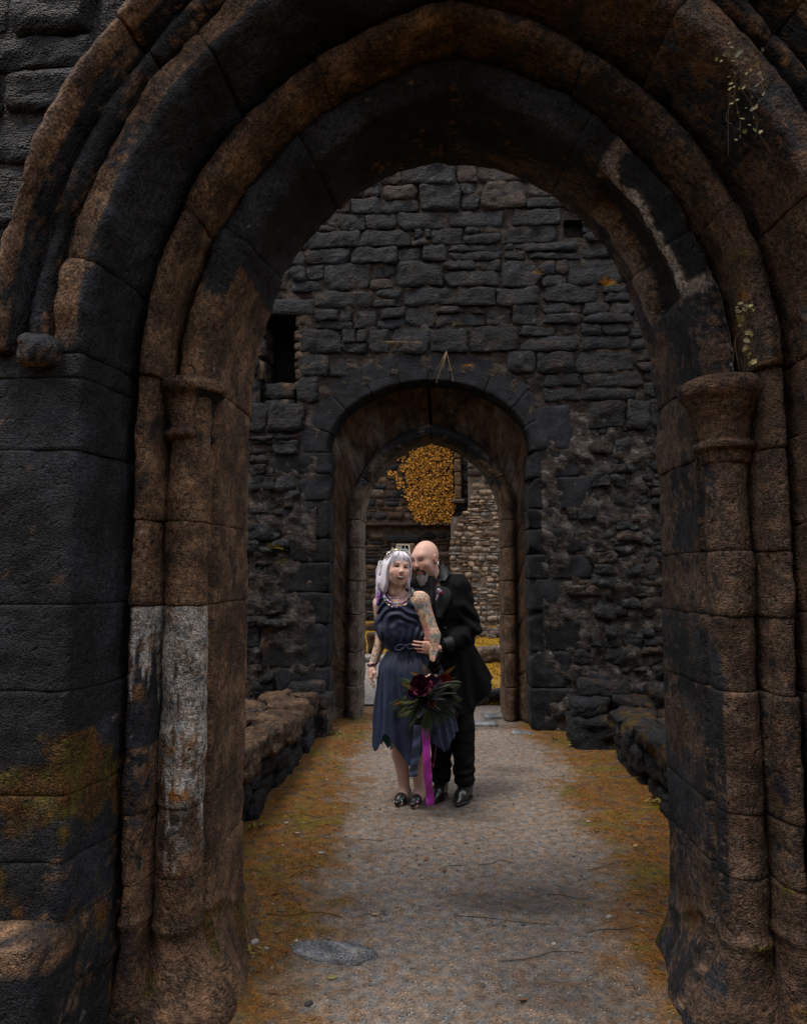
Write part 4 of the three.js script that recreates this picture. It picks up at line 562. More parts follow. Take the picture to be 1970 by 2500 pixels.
trailing('yellow green creeper hanging high on the right of the arch', 0.965, 3.17, -2.185, 60, 0.08, 0.0075, 0.34, 5);
trailing('small round leaved plant in the right jamb above the capital', 1.005, 2.42, -2.33, 30, 0.03, 0.012, 0.24, 6);
function fern(label, x, y, z, n, size, mats, seed) {
  const g = thing('wall_fern', label, 'fern', [x, y, z]), r = rng(seed);
  for (let k = 0; k < n; k++) { const a = rr(-1.4, 1.4, r), b = rr(0.1, 0.9, r), L = size * rr(0.6, 1.1, r), w = L * 0.16; const m = part('frond', gridGeo(2, 7, (u, v) => { const ww = w * Math.sin(Math.PI * Math.min(1, v * 0.92 + 0.1)) * (0.75 + 0.25 * Math.sin(v * 40)); return { p: [Math.sin(a) * v * L + (u - 0.5) * ww * Math.cos(a), Math.cos(a) * v * L - v * v * L * 0.5 - (u - 0.5) * ww * Math.sin(a), v * L * b + 0.03] }; }), mats[k % mats.length], g); }
}
const fernMats = [[0.30, 0.13, 0.015], [0.42, 0.20, 0.03], [0.17, 0.10, 0.02]].map((c) => std({ color: new THREE.Color().setRGB(...c), side: THREE.DoubleSide })), oliveMats = [[0.16, 0.13, 0.02], [0.10, 0.09, 0.02]].map((c) => std({ color: new THREE.Color().setRGB(...c), side: THREE.DoubleSide }));
fern('orange fern at the right edge of the inner wall', 1.70, 4.47, -7.09, 16, 0.17, fernMats, 3);
fern('small orange fern left of the bigger fern', 1.02, 4.62, -7.09, 9, 0.08, fernMats, 4);
fern('yellow tuft above the crown of the doorway', 0.18, 4.10, -7.09, 9, 0.08, oliveMats, 5);
fern('orange tuft on the doorway ring right of the dry stems', 0.30, 3.66, -7.09, 8, 0.08, fernMats, 6);
fern('yellow green plant on the rough wall left of the doorway', -1.66, 1.80, -7.06, 22, 0.14, oliveMats, 7);
fern('lower yellow green plant left of the doorway', -1.58, 1.66, -7.06, 14, 0.10, oliveMats, 8);
fern('tiny olive plant at the top of the visible wall', -0.45, 5.82, -7.09, 7, 0.07, oliveMats, 9);
function straw(label, x, y, z, n, L, down, seed, spread) { const g = thing('dry_grass', label, 'dry grass', [x, y, z]), r = rng(seed); for (let k = 0; k < n; k++) { const a = rr(-spread, spread, r), l = L * rr(0.5, 1, r); part('stalk', new THREE.TubeGeometry(new THREE.CatmullRomCurve3([0, 0.5, 1].map((t) => new THREE.Vector3(Math.sin(a) * l * t + 0.04 * a * t * t, (down ? -1 : 0.7) * l * t * (1 - (down ? 0 : 0.6 * t)), 0.02 + 0.06 * Math.sin(t * 2.6)))), 8, 0.0022, 4), strawMat, g); } }
straw('dry grass tuft on the ledge above the left of the doorway', -0.45, 3.88, -7.08, 14, 0.16, false, 3, 1.1);
straw('second dry grass tuft nearer the doorway crown', -0.28, 3.88, -7.08, 10, 0.12, false, 4, 1.1);
straw('bare dry stems dangling over the crown of the doorway', 0.08, 3.82, -7.07, 5, 0.36, true, 5, 0.5);
// weeds at the foot of the walls
for (const [x, z, s, t] of [[-1.02, -6.85, 0.07, 'in front of the left doorway jamb'], [-1.12, -4.35, 0.06, 'against the low wall on the left'], [1.18, -6.55, 0.08, 'beside the mossy step'], [1.05, -6.75, 0.06, 'between the step and doorway'], [1.42, -4.95, 0.07, 'under the right low wall'], [-0.80, -6.95, 0.05, 'at the left foot of the doorway'], [0.92, -2.75, 0.06, 'at the foot of the right gateway jamb'], [-0.76, -2.98, 0.04, 'at the foot of the left gateway jamb']]) {
  const g = thing('weed', 'low green weed ' + t, 'weed', [x, 0, z]), r = rng(Math.floor((x + 5) * 97 - z * 31));
  for (let k = 0; k < 12; k++) { const m = part('leaf', roundLeaf, k % 3 ? oliveMats[k % 2] : leafMats[0], g), a = rr(0, 6.28, r), d = rr(0.1, 1, r) * s; m.position.set(Math.cos(a) * d, rr(0.012, 0.5 * s, r) + 0.01, Math.sin(a) * d); m.scale.set(s * 0.16, s * 0.28, s * 0.2); m.rotation.set(-1.1 + rr(-0.4, 0.4, r), rr(0, 6, r), rr(-0.5, 0.5, r), 'YXZ'); }
}

// ---------------------------------------------------------------- unseen building added behind the viewer to shade this side of the gateway
{
  const back = thing('added_shade_building', 'unseen stone building added behind the viewer to shade the gateway', 'building', [0, 0, 9]);
  part('wall', paint(place(new THREE.BoxGeometry(26, 6.6, 0.8), 0, 3.25, 0), (x, y, z) => mix3(C.blue, C.mortar, 0.5)), M.rubFar, back);
  for (let i = 0; i < 5; i++) part('added_buttress', paint(place(new THREE.BoxGeometry(0.9, 5, 0.7), -10 + i * 5, 2.45, -0.7), C.dbrown), M.rubFar, back);
}
// ---------------------------------------------------------------- bodies: distance fields meshed on a grid (surface nets)
const smin = (a, b, k) => { const h = Math.max(k - Math.abs(a - b), 0) / k; return Math.min(a, b) - h * h * k * 0.25; };
const cap = (a, b, ra, rb) => { const bx = b[0] - a[0], by = b[1] - a[1], bz = b[2] - a[2], l2 = bx * bx + by * by + bz * bz; return (x, y, z) => { const px = x - a[0], py = y - a[1], pz = z - a[2], t = clamp((px * bx + py * by + pz * bz) / l2); return Math.hypot(px - bx * t, py - by * t, pz - bz * t) - (ra + (rb - ra) * t); }; };
const ell = (c, r, ry = 0, rz = 0) => { const cs = Math.cos(ry), sn = Math.sin(ry), c2 = Math.cos(rz), s2 = Math.sin(rz); return (x, y, z) => { let px = x - c[0], py = y - c[1], pz = z - c[2]; if (rz) { const t = px * c2 + py * s2; py = -px * s2 + py * c2; px = t; } if (ry) { const t = px * cs - pz * sn; pz = px * sn + pz * cs; px = t; } const k0 = Math.hypot(px / r[0], py / r[1], pz / r[2]), k1 = Math.hypot(px / (r[0] * r[0]), py / (r[1] * r[1]), pz / (r[2] * r[2])); return k1 < 1e-9 ? -Math.min(...r) : k0 * (k0 - 1) / k1; }; };
const blend = (k, ...f) => (x, y, z) => { let d = f[0](x, y, z); for (let i = 1; i < f.length; i++) d = smin(d, f[i](x, y, z), k); return d; };
const join = (...f) => (x, y, z) => { let d = f[0](x, y, z); for (let i = 1; i < f.length; i++) d = Math.min(d, f[i](x, y, z)); return d; };
const carve = (f, g, k) => (x, y, z) => -smin(-f(x, y, z), g(x, y, z), k);
function mesh(sdf, lo, hi, cell, color) {
  const n = [0, 1, 2].map((i) => Math.ceil((hi[i] - lo[i]) / cell) + 1), [nx, ny, nz] = n, F = new Float32Array(nx * ny * nz), at = (i, j, k) => (k * ny + j) * nx + i;
  for (let k = 0; k < nz; k++) for (let j = 0; j < ny; j++) for (let i = 0; i < nx;) { const d = F[at(i, j, k)] = sdf(lo[0] + i * cell, lo[1] + j * cell, lo[2] + k * cell); let skip = Math.floor(Math.abs(d) * 0.55 / cell); i++; while (skip-- > 1 && i < nx) F[at(i++, j, k)] = d > 0 ? 1 : -1; }
  const id = new Map(), pos = [], idx = [];
  const vert = (i, j, k) => { const key = at(i, j, k); let v = id.get(key); if (v !== undefined) return v; let sx = 0, sy = 0, sz = 0, c = 0; const e = (a, b, ax, ay, az, bx, by, bz) => { if ((a < 0) !== (b < 0)) { const t = a / (a - b); sx += ax + (bx - ax) * t; sy += ay + (by - ay) * t; sz += az + (bz - az) * t; c++; } }; const f = (a, b, d) => F[at(i + a, j + b, k + d)];
    for (const [p, q] of [[0, 1], [2, 3], [4, 5], [6, 7], [0, 2], [1, 3], [4, 6], [5, 7], [0, 4], [1, 5], [2, 6], [3, 7]]) { const A = [p & 1, p >> 1 & 1, p >> 2], B = [q & 1, q >> 1 & 1, q >> 2]; e(f(...A), f(...B), ...A, ...B); }
    v = pos.length / 3; pos.push(lo[0] + (i + sx / c) * cell, lo[1] + (j + sy / c) * cell, lo[2] + (k + sz / c) * cell); id.set(key, v); return v; };
  const quad = (a, b, c, d, fl) => (fl ? idx.push(a, c, b, a, d, c) : idx.push(a, b, c, a, c, d));
  for (let k = 1; k < nz - 1; k++) for (let j = 1; j < ny - 1; j++) for (let i = 1; i < nx - 1; i++) {
    const a = F[at(i, j, k)] < 0; let b = F[at(i + 1, j, k)] < 0; if (a !== b) quad(vert(i, j - 1, k - 1), vert(i, j, k - 1), vert(i, j, k), vert(i, j - 1, k), !a);
    b = F[at(i, j + 1, k)] < 0; if (a !== b) quad(vert(i - 1, j, k - 1), vert(i, j, k - 1), vert(i, j, k), vert(i - 1, j, k), a);
    b = F[at(i, j, k + 1)] < 0; if (a !== b) quad(vert(i - 1, j - 1, k), vert(i, j - 1, k), vert(i, j, k), vert(i - 1, j, k), !a);
  }
  const g = new THREE.BufferGeometry(), uv = new Float32Array(pos.length / 3 * 2); for (let i = 0; i < pos.length / 3; i++) { uv[i * 2] = pos[i * 3] + pos[i * 3 + 2] * 0.6; uv[i * 2 + 1] = pos[i * 3 + 1]; }
  g.setAttribute('position', new THREE.Float32BufferAttribute(pos, 3)); g.setAttribute('uv', new THREE.BufferAttribute(uv, 2)); g.setIndex(idx); g.computeVertexNormals(); if (color) paint(g, color); return g;
}
// a hand: palm box-ish blend and five bent fingers; frame = wrist point, direction of fingers, side toward the thumb, palm normal
function handField(w, dir, side, nrm, size, curl, spread = 0.18) {
  const D = new THREE.Vector3(...dir).normalize(), S = new THREE.Vector3(...side).addScaledVector(D, -new THREE.Vector3(...side).dot(D)).normalize(), N = new THREE.Vector3(...nrm).addScaledVector(D, -new THREE.Vector3(...nrm).dot(D)).addScaledVector(S, -new THREE.Vector3(...nrm).dot(S)).normalize();
  const at = (a, b, c) => [w[0] + (D.x * a + S.x * b + N.x * c) * size, w[1] + (D.y * a + S.y * b + N.y * c) * size, w[2] + (D.z * a + S.z * b + N.z * c) * size];
  const palm = blend(0.02 * size, cap(at(0, 0, 0), at(0.04, 0.006, 0), 0.024 * size, 0.024 * size), cap(at(0.035, 0.024, 0), at(0.088, 0.030, 0), 0.017 * size, 0.013 * size), cap(at(0.035, 0.008, 0), at(0.090, 0.010, 0), 0.018 * size, 0.013 * size), cap(at(0.035, -0.010, 0), at(0.086, -0.011, 0), 0.018 * size, 0.013 * size), cap(at(0.03, -0.022, 0), at(0.078, -0.030, 0), 0.016 * size, 0.012 * size));
  const fs = []; [[0.088, 0.030, 0.07], [0.092, 0.010, 0.078], [0.088, -0.011, 0.072], [0.079, -0.030, 0.056]].forEach(([a, b, L], i) => { const cu = curl[i], sp = b * spread * 4; let p = at(a, b, 0), A = a, B = b, Cn = 0, th = cu * 0.35, r = 0.0092 - i * 0.0004; [0.45, 0.32, 0.26].forEach((f, s) => { A += Math.cos(th) * L * f; B += sp * L * f * 3; Cn += Math.sin(th) * L * f; const q = at(A, B, Cn); fs.push(cap(p, q, r * size, (r - 0.001) * size)); p = q; r -= 0.001; th += cu * (s ? 0.7 : 0.9); }); });
  const t0 = at(0.025, 0.024, 0.004), t1 = at(0.055, 0.046, 0.014), t2 = at(0.085, 0.052, 0.022 + 0.02 * curl[0]); const th = blend(0.008, cap(t0, t1, 0.014 * size, 0.0115 * size), cap(t1, t2, 0.0112 * size, 0.009 * size));
  return blend(0.006 * size, palm, join(...fs), th);
}
// a head in its own frame: +z the face, +y up, the middle of the head at the origin
function headField(o) {
  const skull = blend(0.05, ell([0, 0.032, -0.014], [0.074, 0.090, 0.092]), ell([0, -0.015, 0.022], [0.062, 0.085, 0.066]));
  const face = blend(0.03, skull, cap([-o.jaw, -0.064, 0.030], [o.jaw, -0.064, 0.030], 0.036, 0.036), ell([0, -0.096, 0.058], [0.024, 0.02, 0.02]), ell([-0.041, -0.026, 0.060], [0.026, 0.022, 0.022]), ell([0.041, -0.026, 0.060], [0.026, 0.022, 0.022]), cap([-0.03, 0.036, 0.066], [0.03, 0.036, 0.066], 0.016, 0.016), ell([0, -0.058, 0.074], [0.034, 0.018, 0.014]));
  const nose = blend(0.012, cap([0, 0.018, 0.084], [0, -0.020, 0.104], 0.007, 0.011), ell([0, -0.026, 0.100], [0.016, 0.010, 0.013]));
  let f = carve(face, join(ell([-0.031, 0.010, 0.096], [0.017, 0.010, 0.014]), ell([0.031, 0.010, 0.096], [0.017, 0.010, 0.014])), 0.014);
  f = blend(0.012, f, nose); f = blend(0.004, f, ell([-0.031, 0.010, 0.070], [0.013, 0.011, 0.013]), ell([0.031, 0.010, 0.070], [0.013, 0.011, 0.013]));
  const ear = (s) => carve(ell([s * 0.077, -0.004, -0.008], [0.010, 0.031, 0.019], s * 0.3), ell([s * 0.088, 0.0, -0.004], [0.007, 0.018, 0.009]), 0.005);
  f = blend(0.006, f, ear(-1), ear(1)); return blend(0.03, f, cap([0, -0.06, -0.02], [0, -0.15, -0.03], o.neck, o.neck * 1.03));
}
const xf = (pos, yaw, pitch, rollA, s = 1) => new THREE.Matrix4().makeRotationFromEuler(new THREE.Euler(-pitch, yaw, rollA, 'YXZ')).scale(new THREE.Vector3(s, s, s)).setPosition(...pos);
const skinW = [0.66, 0.43, 0.345], skinM = [0.64, 0.39, 0.315];
const skinMat = new THREE.MeshPhysicalMaterial({ vertexColors: true, roughness: 0.55, specularIntensity: 0.7 });
const shift = (g, b) => g.translate(-b[0], -b[1], -b[2]);

// ---------------------------------------------------------------- the bride
{
  const W = (x, y, dz = 0) => [x * 1.0206, 1.55 + (y - 1.55) * 1.0206, -4.95 + dz], base = [-0.21, 0, -4.95];
  const woman = thing('person', 'laughing person with silver hair in a navy dress holding the bouquet', 'person', base);
  const shR = W(-0.132, 1.362, 0.05), elR = W(-0.048, 1.14, 0.09), wrR = W(-0.030, 0.935, 0.16), shL = W(-0.408, 1.345, -0.05), elL = W(-0.395, 1.12, -0.09), wrL = W(-0.458, 0.93, -0.01);
  const torso = blend(0.06, ell(W(-0.265, 1.27, -0.01), [0.152, 0.135, 0.098], -0.3, -0.08), ell(W(-0.235, 1.10, -0.01), [0.138, 0.13, 0.10]), ell(W(-0.205, 0.94, -0.01), [0.165, 0.15, 0.125]), cap(W(-0.37, 1.355, -0.03), W(-0.17, 1.375, 0.02), 0.05, 0.052));
  const armR = blend(0.03, cap(shR, elR, 0.064, 0.049), cap(elR, wrR, 0.048, 0.028), ell(shR, [0.064, 0.066, 0.064])), armL = blend(0.03, cap(shL, elL, 0.056, 0.046), cap(elL, wrL, 0.047, 0.028));
  const neck = cap(W(-0.285, 1.36, -0.02), W(-0.292, 1.47, -0.015), 0.056, 0.050);
  const legs = join(blend(0.04, cap(W(-0.27, 0.9, -0.02), W(-0.272, 0.47, 0.02), 0.085, 0.055), cap(W(-0.272, 0.44, -0.005), W(-0.265, 0.33, -0.03), 0.054, 0.056), cap(W(-0.265, 0.33, -0.03), W(-0.24, 0.085, -0.03), 0.054, 0.034), cap(W(-0.24, 0.075, -0.03), W(-0.268, 0.045, 0.06), 0.034, 0.026)), blend(0.04, cap(W(-0.15, 0.9, -0.01), W(-0.15, 0.46, 0.04), 0.085, 0.055), cap(W(-0.15, 0.44, 0.01), W(-0.146, 0.33, -0.02), 0.054, 0.056), cap(W(-0.146, 0.33, -0.02), W(-0.140, 0.085, 0.0), 0.054, 0.034), cap(W(-0.140, 0.075, 0.0), W(-0.168, 0.04, 0.09), 0.034, 0.026)));
  const ink = (x, y, z) => { // coloured tattoos on both arms
    const n1 = fbm(x * 22, y * 22, z * 22, 3), n2 = fbm(x * 15 + 9, y * 15, z * 15, 3), n3 = fbm(x * 34 + 3, y * 26, z * 34, 3); let c = mix3(skinW, [0.50, 0.33, 0.20], 0.6);
    c = mix3(c, [0.17, 0.28, 0.27], sstep(0.1, 0.4, n1) * 0.8); c = mix3(c, [0.55, 0.16, 0.19], sstep(0.22, 0.5, n2) * 0.75); c = mix3(c, [0.45, 0.25, 0.10], sstep(0.2, 0.5, -n1) * 0.6); c = mix3(c, [0.25, 0.17, 0.33], sstep(0.4, 0.6, -n2) * 0.6); return mix3(c, [0.055, 0.055, 0.07], sstep(0.7, 0.9, 1 - Math.abs(n3) * 2.4) * 0.8 + 0.35 * sstep(0.2, 0.5, n3));
  };
  const onArm = (x, y, z) => Math.min(armR(x, y, z), armL(x, y, z));
  const body = mesh(blend(0.025, torso, armR, armL, neck, legs), [-0.62, -0.02, -5.25], [0.12, 1.56, -4.62], 0.0075, (x, y, z) => { const k = onArm(x, y, z); return k < 0.012 && y > 0.93 && y < 1.42 ? mix3(skinW, ink(x, y, z), sstep(0.93, 0.95, y) * (x > -0.2 ? 1 : sstep(1.35, 1.2, y))) : y < 0.6 ? mix3(skinW, [0.25, 0.15, 0.12], 0.35) : skinW; });
  const handL = mesh(handField(wrL, [-0.12, -1, 0.12], [0.25, 0.1, 1], [1, 0, -0.2], 0.96, [0.35, 0.45, 0.55, 0.6]), [wrL[0] - 0.1, wrL[1] - 0.22, wrL[2] - 0.1], [wrL[0] + 0.1, wrL[1] + 0.04, wrL[2] + 0.12], 0.0032, () => mix3(skinW, [0.6, 0.28, 0.22], 0.25));
  const handR = mesh(handField(wrR, [-0.25, -1, 0.25], [0.1, 0.2, 1], [-1, 0, 0.1], 0.96, [1.5, 1.6, 1.65, 1.7]), [wrR[0] - 0.12, wrR[1] - 0.2, wrR[2] - 0.1], [wrR[0] + 0.1, wrR[1] + 0.04, wrR[2] + 0.14], 0.0032, () => skinW);
  const hm = xf(W(-0.287, 1.573, 0.02), 0.36, 0.12, -0.12, 1.0), hf = headField({ neck: 0.045, jaw: 0.022 });
  const head = mesh(hf, [-0.1, -0.215, -0.12], [0.1, 0.14, 0.13], 0.0025, (x, y, z) => {
    const ax = Math.abs(x); let c = mix3(skinW, [0.62, 0.33, 0.26], 0.25 + 0.25 * fbm(x * 40, y * 40, z * 40, 2)); if (z > 0.03) {
      c = mix3(c, [0.62, 0.27, 0.21], 0.35 * Math.exp(-(((ax - 0.042) / 0.016) ** 2) - (((y + 0.026) / 0.014) ** 2)));
      const my = -0.064 + 0.018 * (ax / 0.034) ** 2, dy = y - my, hh = Math.sqrt(Math.max(0, 1 - (ax / 0.036) ** 2)); // laughing mouth: lips, teeth, dark behind
      if (ax < 0.036 && Math.abs(dy) < 0.0155 * hh) { c = [0.46, 0.10, 0.10]; if (Math.abs(dy + 0.0005) < 0.0098 * hh && ax < 0.031) c = dy > 0.0 && ax < 0.026 ? [0.88, 0.82, 0.75] : [0.09, 0.02, 0.02]; }
      if (ax > 0.018 && ax < 0.045 && Math.abs(y - 0.0105 - 0.003 * Math.cos((ax - 0.031) * 120)) < 0.005) c = [0.03, 0.018, 0.016];
      if (ax > 0.014 && ax < 0.05 && Math.abs(y - 0.032 + 4 * (ax - 0.034) ** 2) < 0.003) c = [0.26, 0.17, 0.13];
    } return c; }).applyMatrix4(hm);
  part('body', shift(merge([body, handL, handR, head]), base), skinMat, woman);
  // hair: combed cap with a fringe, long waves on the left ending in violet
  const hair0 = [0.72, 0.69, 0.77], viol = [0.36, 0.13, 0.52];
  const comb = (x, y, z) => 0.0035 * Math.sin(95 * (x * 0.9 + z * 0.35 + 0.03 * noise(x * 9, y * 9, z * 9)) + 12 * y) + 0.003 * noise(x * 50, y * 12, z * 50);
  const capF = (x, y, z) => { let d = ell([0, 0.040, -0.018], [0.090, 0.098, 0.108])(x, y, z); d = smin(d, ell([-0.078, -0.05, -0.03], [0.036, 0.115, 0.055])(x, y, z), 0.03); d = smin(d, ell([0.074, -0.045, 0.004], [0.016, 0.075, 0.034])(x, y, z), 0.02); d = smin(d, ell([0, 0.115, -0.05], [0.06, 0.032, 0.05])(x, y, z), 0.03);
    const fr = Math.max(ell([0, 0.0, 0.075], [0.070, 0.16, 0.06])(x, y, z), y - (0.066 - 0.040 * sstep(0.005, -0.055, x) + 0.010 * Math.sin(x * 160))); return -smin(-d, fr, 0.01) + comb(x, y, z); };
  const hairG = mesh(capF, [-0.14, -0.19, -0.15], [0.115, 0.165, 0.12], 0.0034, (x, y) => mix3(hair0, viol, 0.12 * sstep(0, -0.1, y))).applyMatrix4(hm);
  const locks = [], rh = rng(201);
  for (let i = 0; i < 46; i++) { const t = i / 46, x0 = rr(-0.365, -0.40, rh), z0 = rr(-0.07, 0.02, rh), wv = rr(0, 6, rh), end = rr(1.33, 1.42, rh), pts = [0, 0.25, 0.5, 0.75, 1].map((v) => { const p = W(lerp(x0, rr(-0.44, -0.38, rh), v) - 0.03 * Math.sin(v * 3 + wv * 0.2), lerp(1.64 - 0.04 * t, end, v), z0 + 0.012 * Math.sin(v * 7 + wv)); return new THREE.Vector3(...p); }), c = new THREE.CatmullRomCurve3(pts), g = new THREE.TubeGeometry(c, 18, rr(0.004, 0.0085, rh), 5); locks.push(paint(g, (x, y) => mix3(hair0, viol, sstep(1.47, 1.38, y) * (t > 0.25 ? 0.95 : 0.5)))); }
  for (let i = 0; i < 30; i++) { const a = rr(-0.075, 0.05, rh), e = a * 1.15 + rr(-0.012, 0.02, rh), pts = [[a * 0.5, 0.125, 0.055], [a * 0.9, 0.088, 0.088], [e, 0.066 + rr(-0.022, 0.005, rh) - 0.5 * Math.max(0, -a), 0.094 - Math.abs(e) * 0.28]].map((p) => new THREE.Vector3(...p).applyMatrix4(hm)); locks.push(paint(new THREE.TubeGeometry(new THREE.CatmullRomCurve3(pts), 8, 0.0026, 4), hair0)); }
  for (const s of [-1, 1]) for (let i = 0; i < 12; i++) { const o = rr(0, 0.02, rh), pts = [[s * 0.062, 0.09, 0.06 - o], [s * 0.084, 0.03, 0.05 - o], [s * (0.082 + rr(0, 0.01, rh)), -0.05, 0.035 - o], [s * (0.078 + rr(-0.01, 0.012, rh)), -0.10 - rr(0, 0.03, rh), 0.03 - o]].map((p) => new THREE.Vector3(...p).applyMatrix4(hm)); locks.push(paint(new THREE.TubeGeometry(new THREE.CatmullRomCurve3(pts), 10, 0.003, 4), hair0)); }
  for (let i = 0; i < 190; i++) { // loose strands combed down from the crown
    const a = rr(-2.6, 2.6, rh) + Math.PI, lim = Math.abs(a - Math.PI) > 1.9 ? 1.05 : 1.75, e0 = rr(0.05, 0.4, rh), pts = [0, 0.35, 0.7, 1].map((v) => { const t = lerp(e0, lim + rr(-0.15, 0.15, rh), v), w = 0.003 + rr(0, 0.004, rh); return new THREE.Vector3((0.090 + w) * Math.sin(t) * Math.sin(a + 0.12 * Math.sin(v * 5 + i)), 0.040 + (0.100 + w) * Math.cos(t) - (t > 1.57 ? (t - 1.57) * 0.1 : 0), -0.018 + (0.108 + w) * Math.sin(t) * Math.cos(a)).applyMatrix4(hm); });
    const g = rr(0.62, 1.05, rh); locks.push(paint(new THREE.TubeGeometry(new THREE.CatmullRomCurve3(pts), 10, rr(0.0012, 0.0026, rh), 4), hair0.map((c, k) => c * g * (k === 1 ? 0.97 : 1))));
  }
  part('hair', shift(merge([hairG, ...locks]), base), new THREE.MeshPhysicalMaterial({ vertexColors: true, roughness: 0.45, sheen: 0.4 }), woman);
  // jewelled tiara
  { const tm = new THREE.MeshPhysicalMaterial({ vertexColors: true, roughness: 0.18, metalness: 0.8 }), l = [], r = rng(211), gem = new THREE.OctahedronGeometry(1, 0);
    const pt = (a, h) => new THREE.Vector3(0.094 * Math.sin(a), 0.098 + 0.035 * Math.cos(a) - 0.03 * (1 - Math.cos(a)) + h, -0.012 + 0.055 * Math.cos(a)).applyMatrix4(hm);
    const tia = part('tiara', shift(paint(new THREE.TubeGeometry(new THREE.CatmullRomCurve3([...Array(21)].map((_, i) => pt(-1.75 + i * 0.175, 0))), 50, 0.0035, 6), [0.32, 0.29, 0.24]), base), tm, woman);
    for (let i = 0; i < 46; i++) { const a = -1.7 + i * 3.4 / 45; for (let k = 0; k < 3; k++) { const g = gem.clone(), s = rr(0.0032, 0.006, r); g.scale(s, s * 1.4, s); const p = pt(a + rr(-0.03, 0.03, r), 0.004 + k * 0.009 * (0.6 + 0.4 * Math.cos(i * 0.9)) * (1.15 - Math.abs(a) * 0.3)); g.translate(p.x, p.y, p.z); const t = r(); l.push(paint(g, t < 0.5 ? [0.55, 0.53, 0.5] : t < 0.75 ? [0.12, 0.11, 0.1] : t < 0.9 ? [0.55, 0.38, 0.18] : [0.3, 0.45, 0.55])); } }
    part('gems', shift(merge(l), base), tm, tia, 'stuff'); }
  // necklace: three rows of iridescent beads
  { const nm = new THREE.MeshPhysicalMaterial({ vertexColors: true, roughness: 0.15, metalness: 0.55 }), bead = new THREE.SphereGeometry(1, 8, 6), r = rng(221), nk = new THREE.Group(); nk.name = 'necklace'; woman.add(nk);
    [[0.060, 0.026, 0.105, 0.0046, 60], [0.074, 0.042, 0.128, 0.0076, 46], [0.082, 0.052, 0.142, 0.0080, 46]].forEach(([rx, dr, rz, s, n], row) => { const l = []; for (let i = 0; i < n; i++) { const a = -1.9 + 3.8 * i / (n - 1), c = W(-0.283 + (a > 0 ? 0.01 : 0), 1.425, -0.015), fall = (0.5 + 0.5 * Math.cos(a * 1.25)), x = c[0] + rx * Math.sin(a) * 1.05 + 0.01 * Math.sin(a), y = c[1] + 0.012 * Math.sin(a) - (0.028 + dr * 1.6 + 0.01 * row) * fall + 0.028, z = c[2] + 0.068 + 0.062 * fall * (0.7 + row * 0.12) - 0.03 * (1 - Math.cos(a)); const g = bead.clone(); g.scale(s, s, s); g.translate(x, y, z); const t = r(); l.push(paint(g, t < 0.35 ? [0.05, 0.05, 0.07] : t < 0.55 ? [0.35, 0.12, 0.4] : t < 0.75 ? [0.08, 0.3, 0.32] : t < 0.9 ? [0.5, 0.45, 0.5] : [0.45, 0.3, 0.12])); } part('bead_row', shift(merge(l), base), nm, nk, 'stuff'); });
    const bl = []; for (let i = 0; i < 20; i++) { const a = i / 20 * 6.283, g = bead.clone(); g.scale(0.0075, 0.0075, 0.0075); g.translate(wrL[0] + 0.033 * Math.cos(a), wrL[1] + 0.006 + 0.008 * Math.cos(a), wrL[2] + 0.033 * Math.sin(a)); bl.push(paint(g, i % 3 ? [0.02, 0.02, 0.025] : [0.22, 0.06, 0.16])); } part('bracelet', shift(merge(bl), base), nm, woman); }
  // dress: draped bodice and full skirt with an uneven hem
  const navy = [0.013, 0.022, 0.058], navyMat = new THREE.MeshPhysicalMaterial({ vertexColors: true, roughness: 0.58, specularIntensity: 0.7, sheen: 0.15, sheenColor: new THREE.Color(0.35, 0.45, 0.75), map: rep(texCloth, 10), side: THREE.DoubleSide });
  const bust = blend(0.05, torso, ell(W(-0.275, 1.235, 0.060), [0.125, 0.085, 0.045], -0.1), cap(W(-0.395, 1.20, 0.02), W(-0.30, 1.10, 0.05), 0.045, 0.04), cap(W(-0.36, 1.15, 0.05), W(-0.15, 1.14, 0.06), 0.045, 0.045));
  const fold = (x, y, z) => { // cowl drapes from both shoulders, gathers above the waist
    const u = x + 0.27, up = sstep(1.05, 1.13, y), dr = y - 1.42 + 0.9 * Math.sqrt(0.0012 + u * u), w = 0.06 * noise(x * 7, y * 7, z * 7);
    return up * (0.0075 * Math.sin(95 * (dr + w)) * sstep(1.16, 1.28, y) + 0.006 * Math.sin(120 * (u + 0.5 * (1.2 - y) * u * 4 + w * 0.7)) * sstep(1.26, 1.12, y)) + 0.005 * ridged(x * 9, y * 9, z * 9, 2); };
  const neckCut = (x, y, z) => ell(W(-0.287, 1.455, 0.07), [0.104, 0.128, 0.15], 0, 0.12)(x, y, z);
  const armCut = join(cap(shR, [elR[0] + 0.02, elR[1], elR[2]], 0.064, 0.05), cap(W(-0.445, 1.37, -0.05), elL, 0.062, 0.05));
  const bodice = (x, y, z) => Math.max(-smin(-(bust(x, y, z) - 0.012 - fold(x, y, z)), armCut(x, y, z), 0.012) , -neckCut(x, y, z), y - 1.47, 1.03 - y);
  part('bodice', shift(mesh(bodice, [-0.52, 1.0, -5.15], [0.02, 1.5, -4.68], 0.005, (x, y, z) => mix3(navy, [0.018, 0.030, 0.072], 0.5 + 0.5 * noise(x * 30, y * 30, z * 30))), base), navyMat, woman);
  const wc = W(-0.212, 1.065, -0.01), hc = W(-0.168, 0.45, -0.01);
  const peak = (a, c, p) => Math.max(0, Math.cos(a - c)) ** p;
  const hemAt = (a) => 0.485 - (peak(a, 2.72, 70) * 0.125 + peak(a, 1.66, 16) * 0.20 + peak(a, 0.80, 26) * 0.13 + peak(a, 0.25, 40) * 0.03 + peak(a, -1.2, 8) * 0.1) + 0.012 * Math.sin(a * 9);
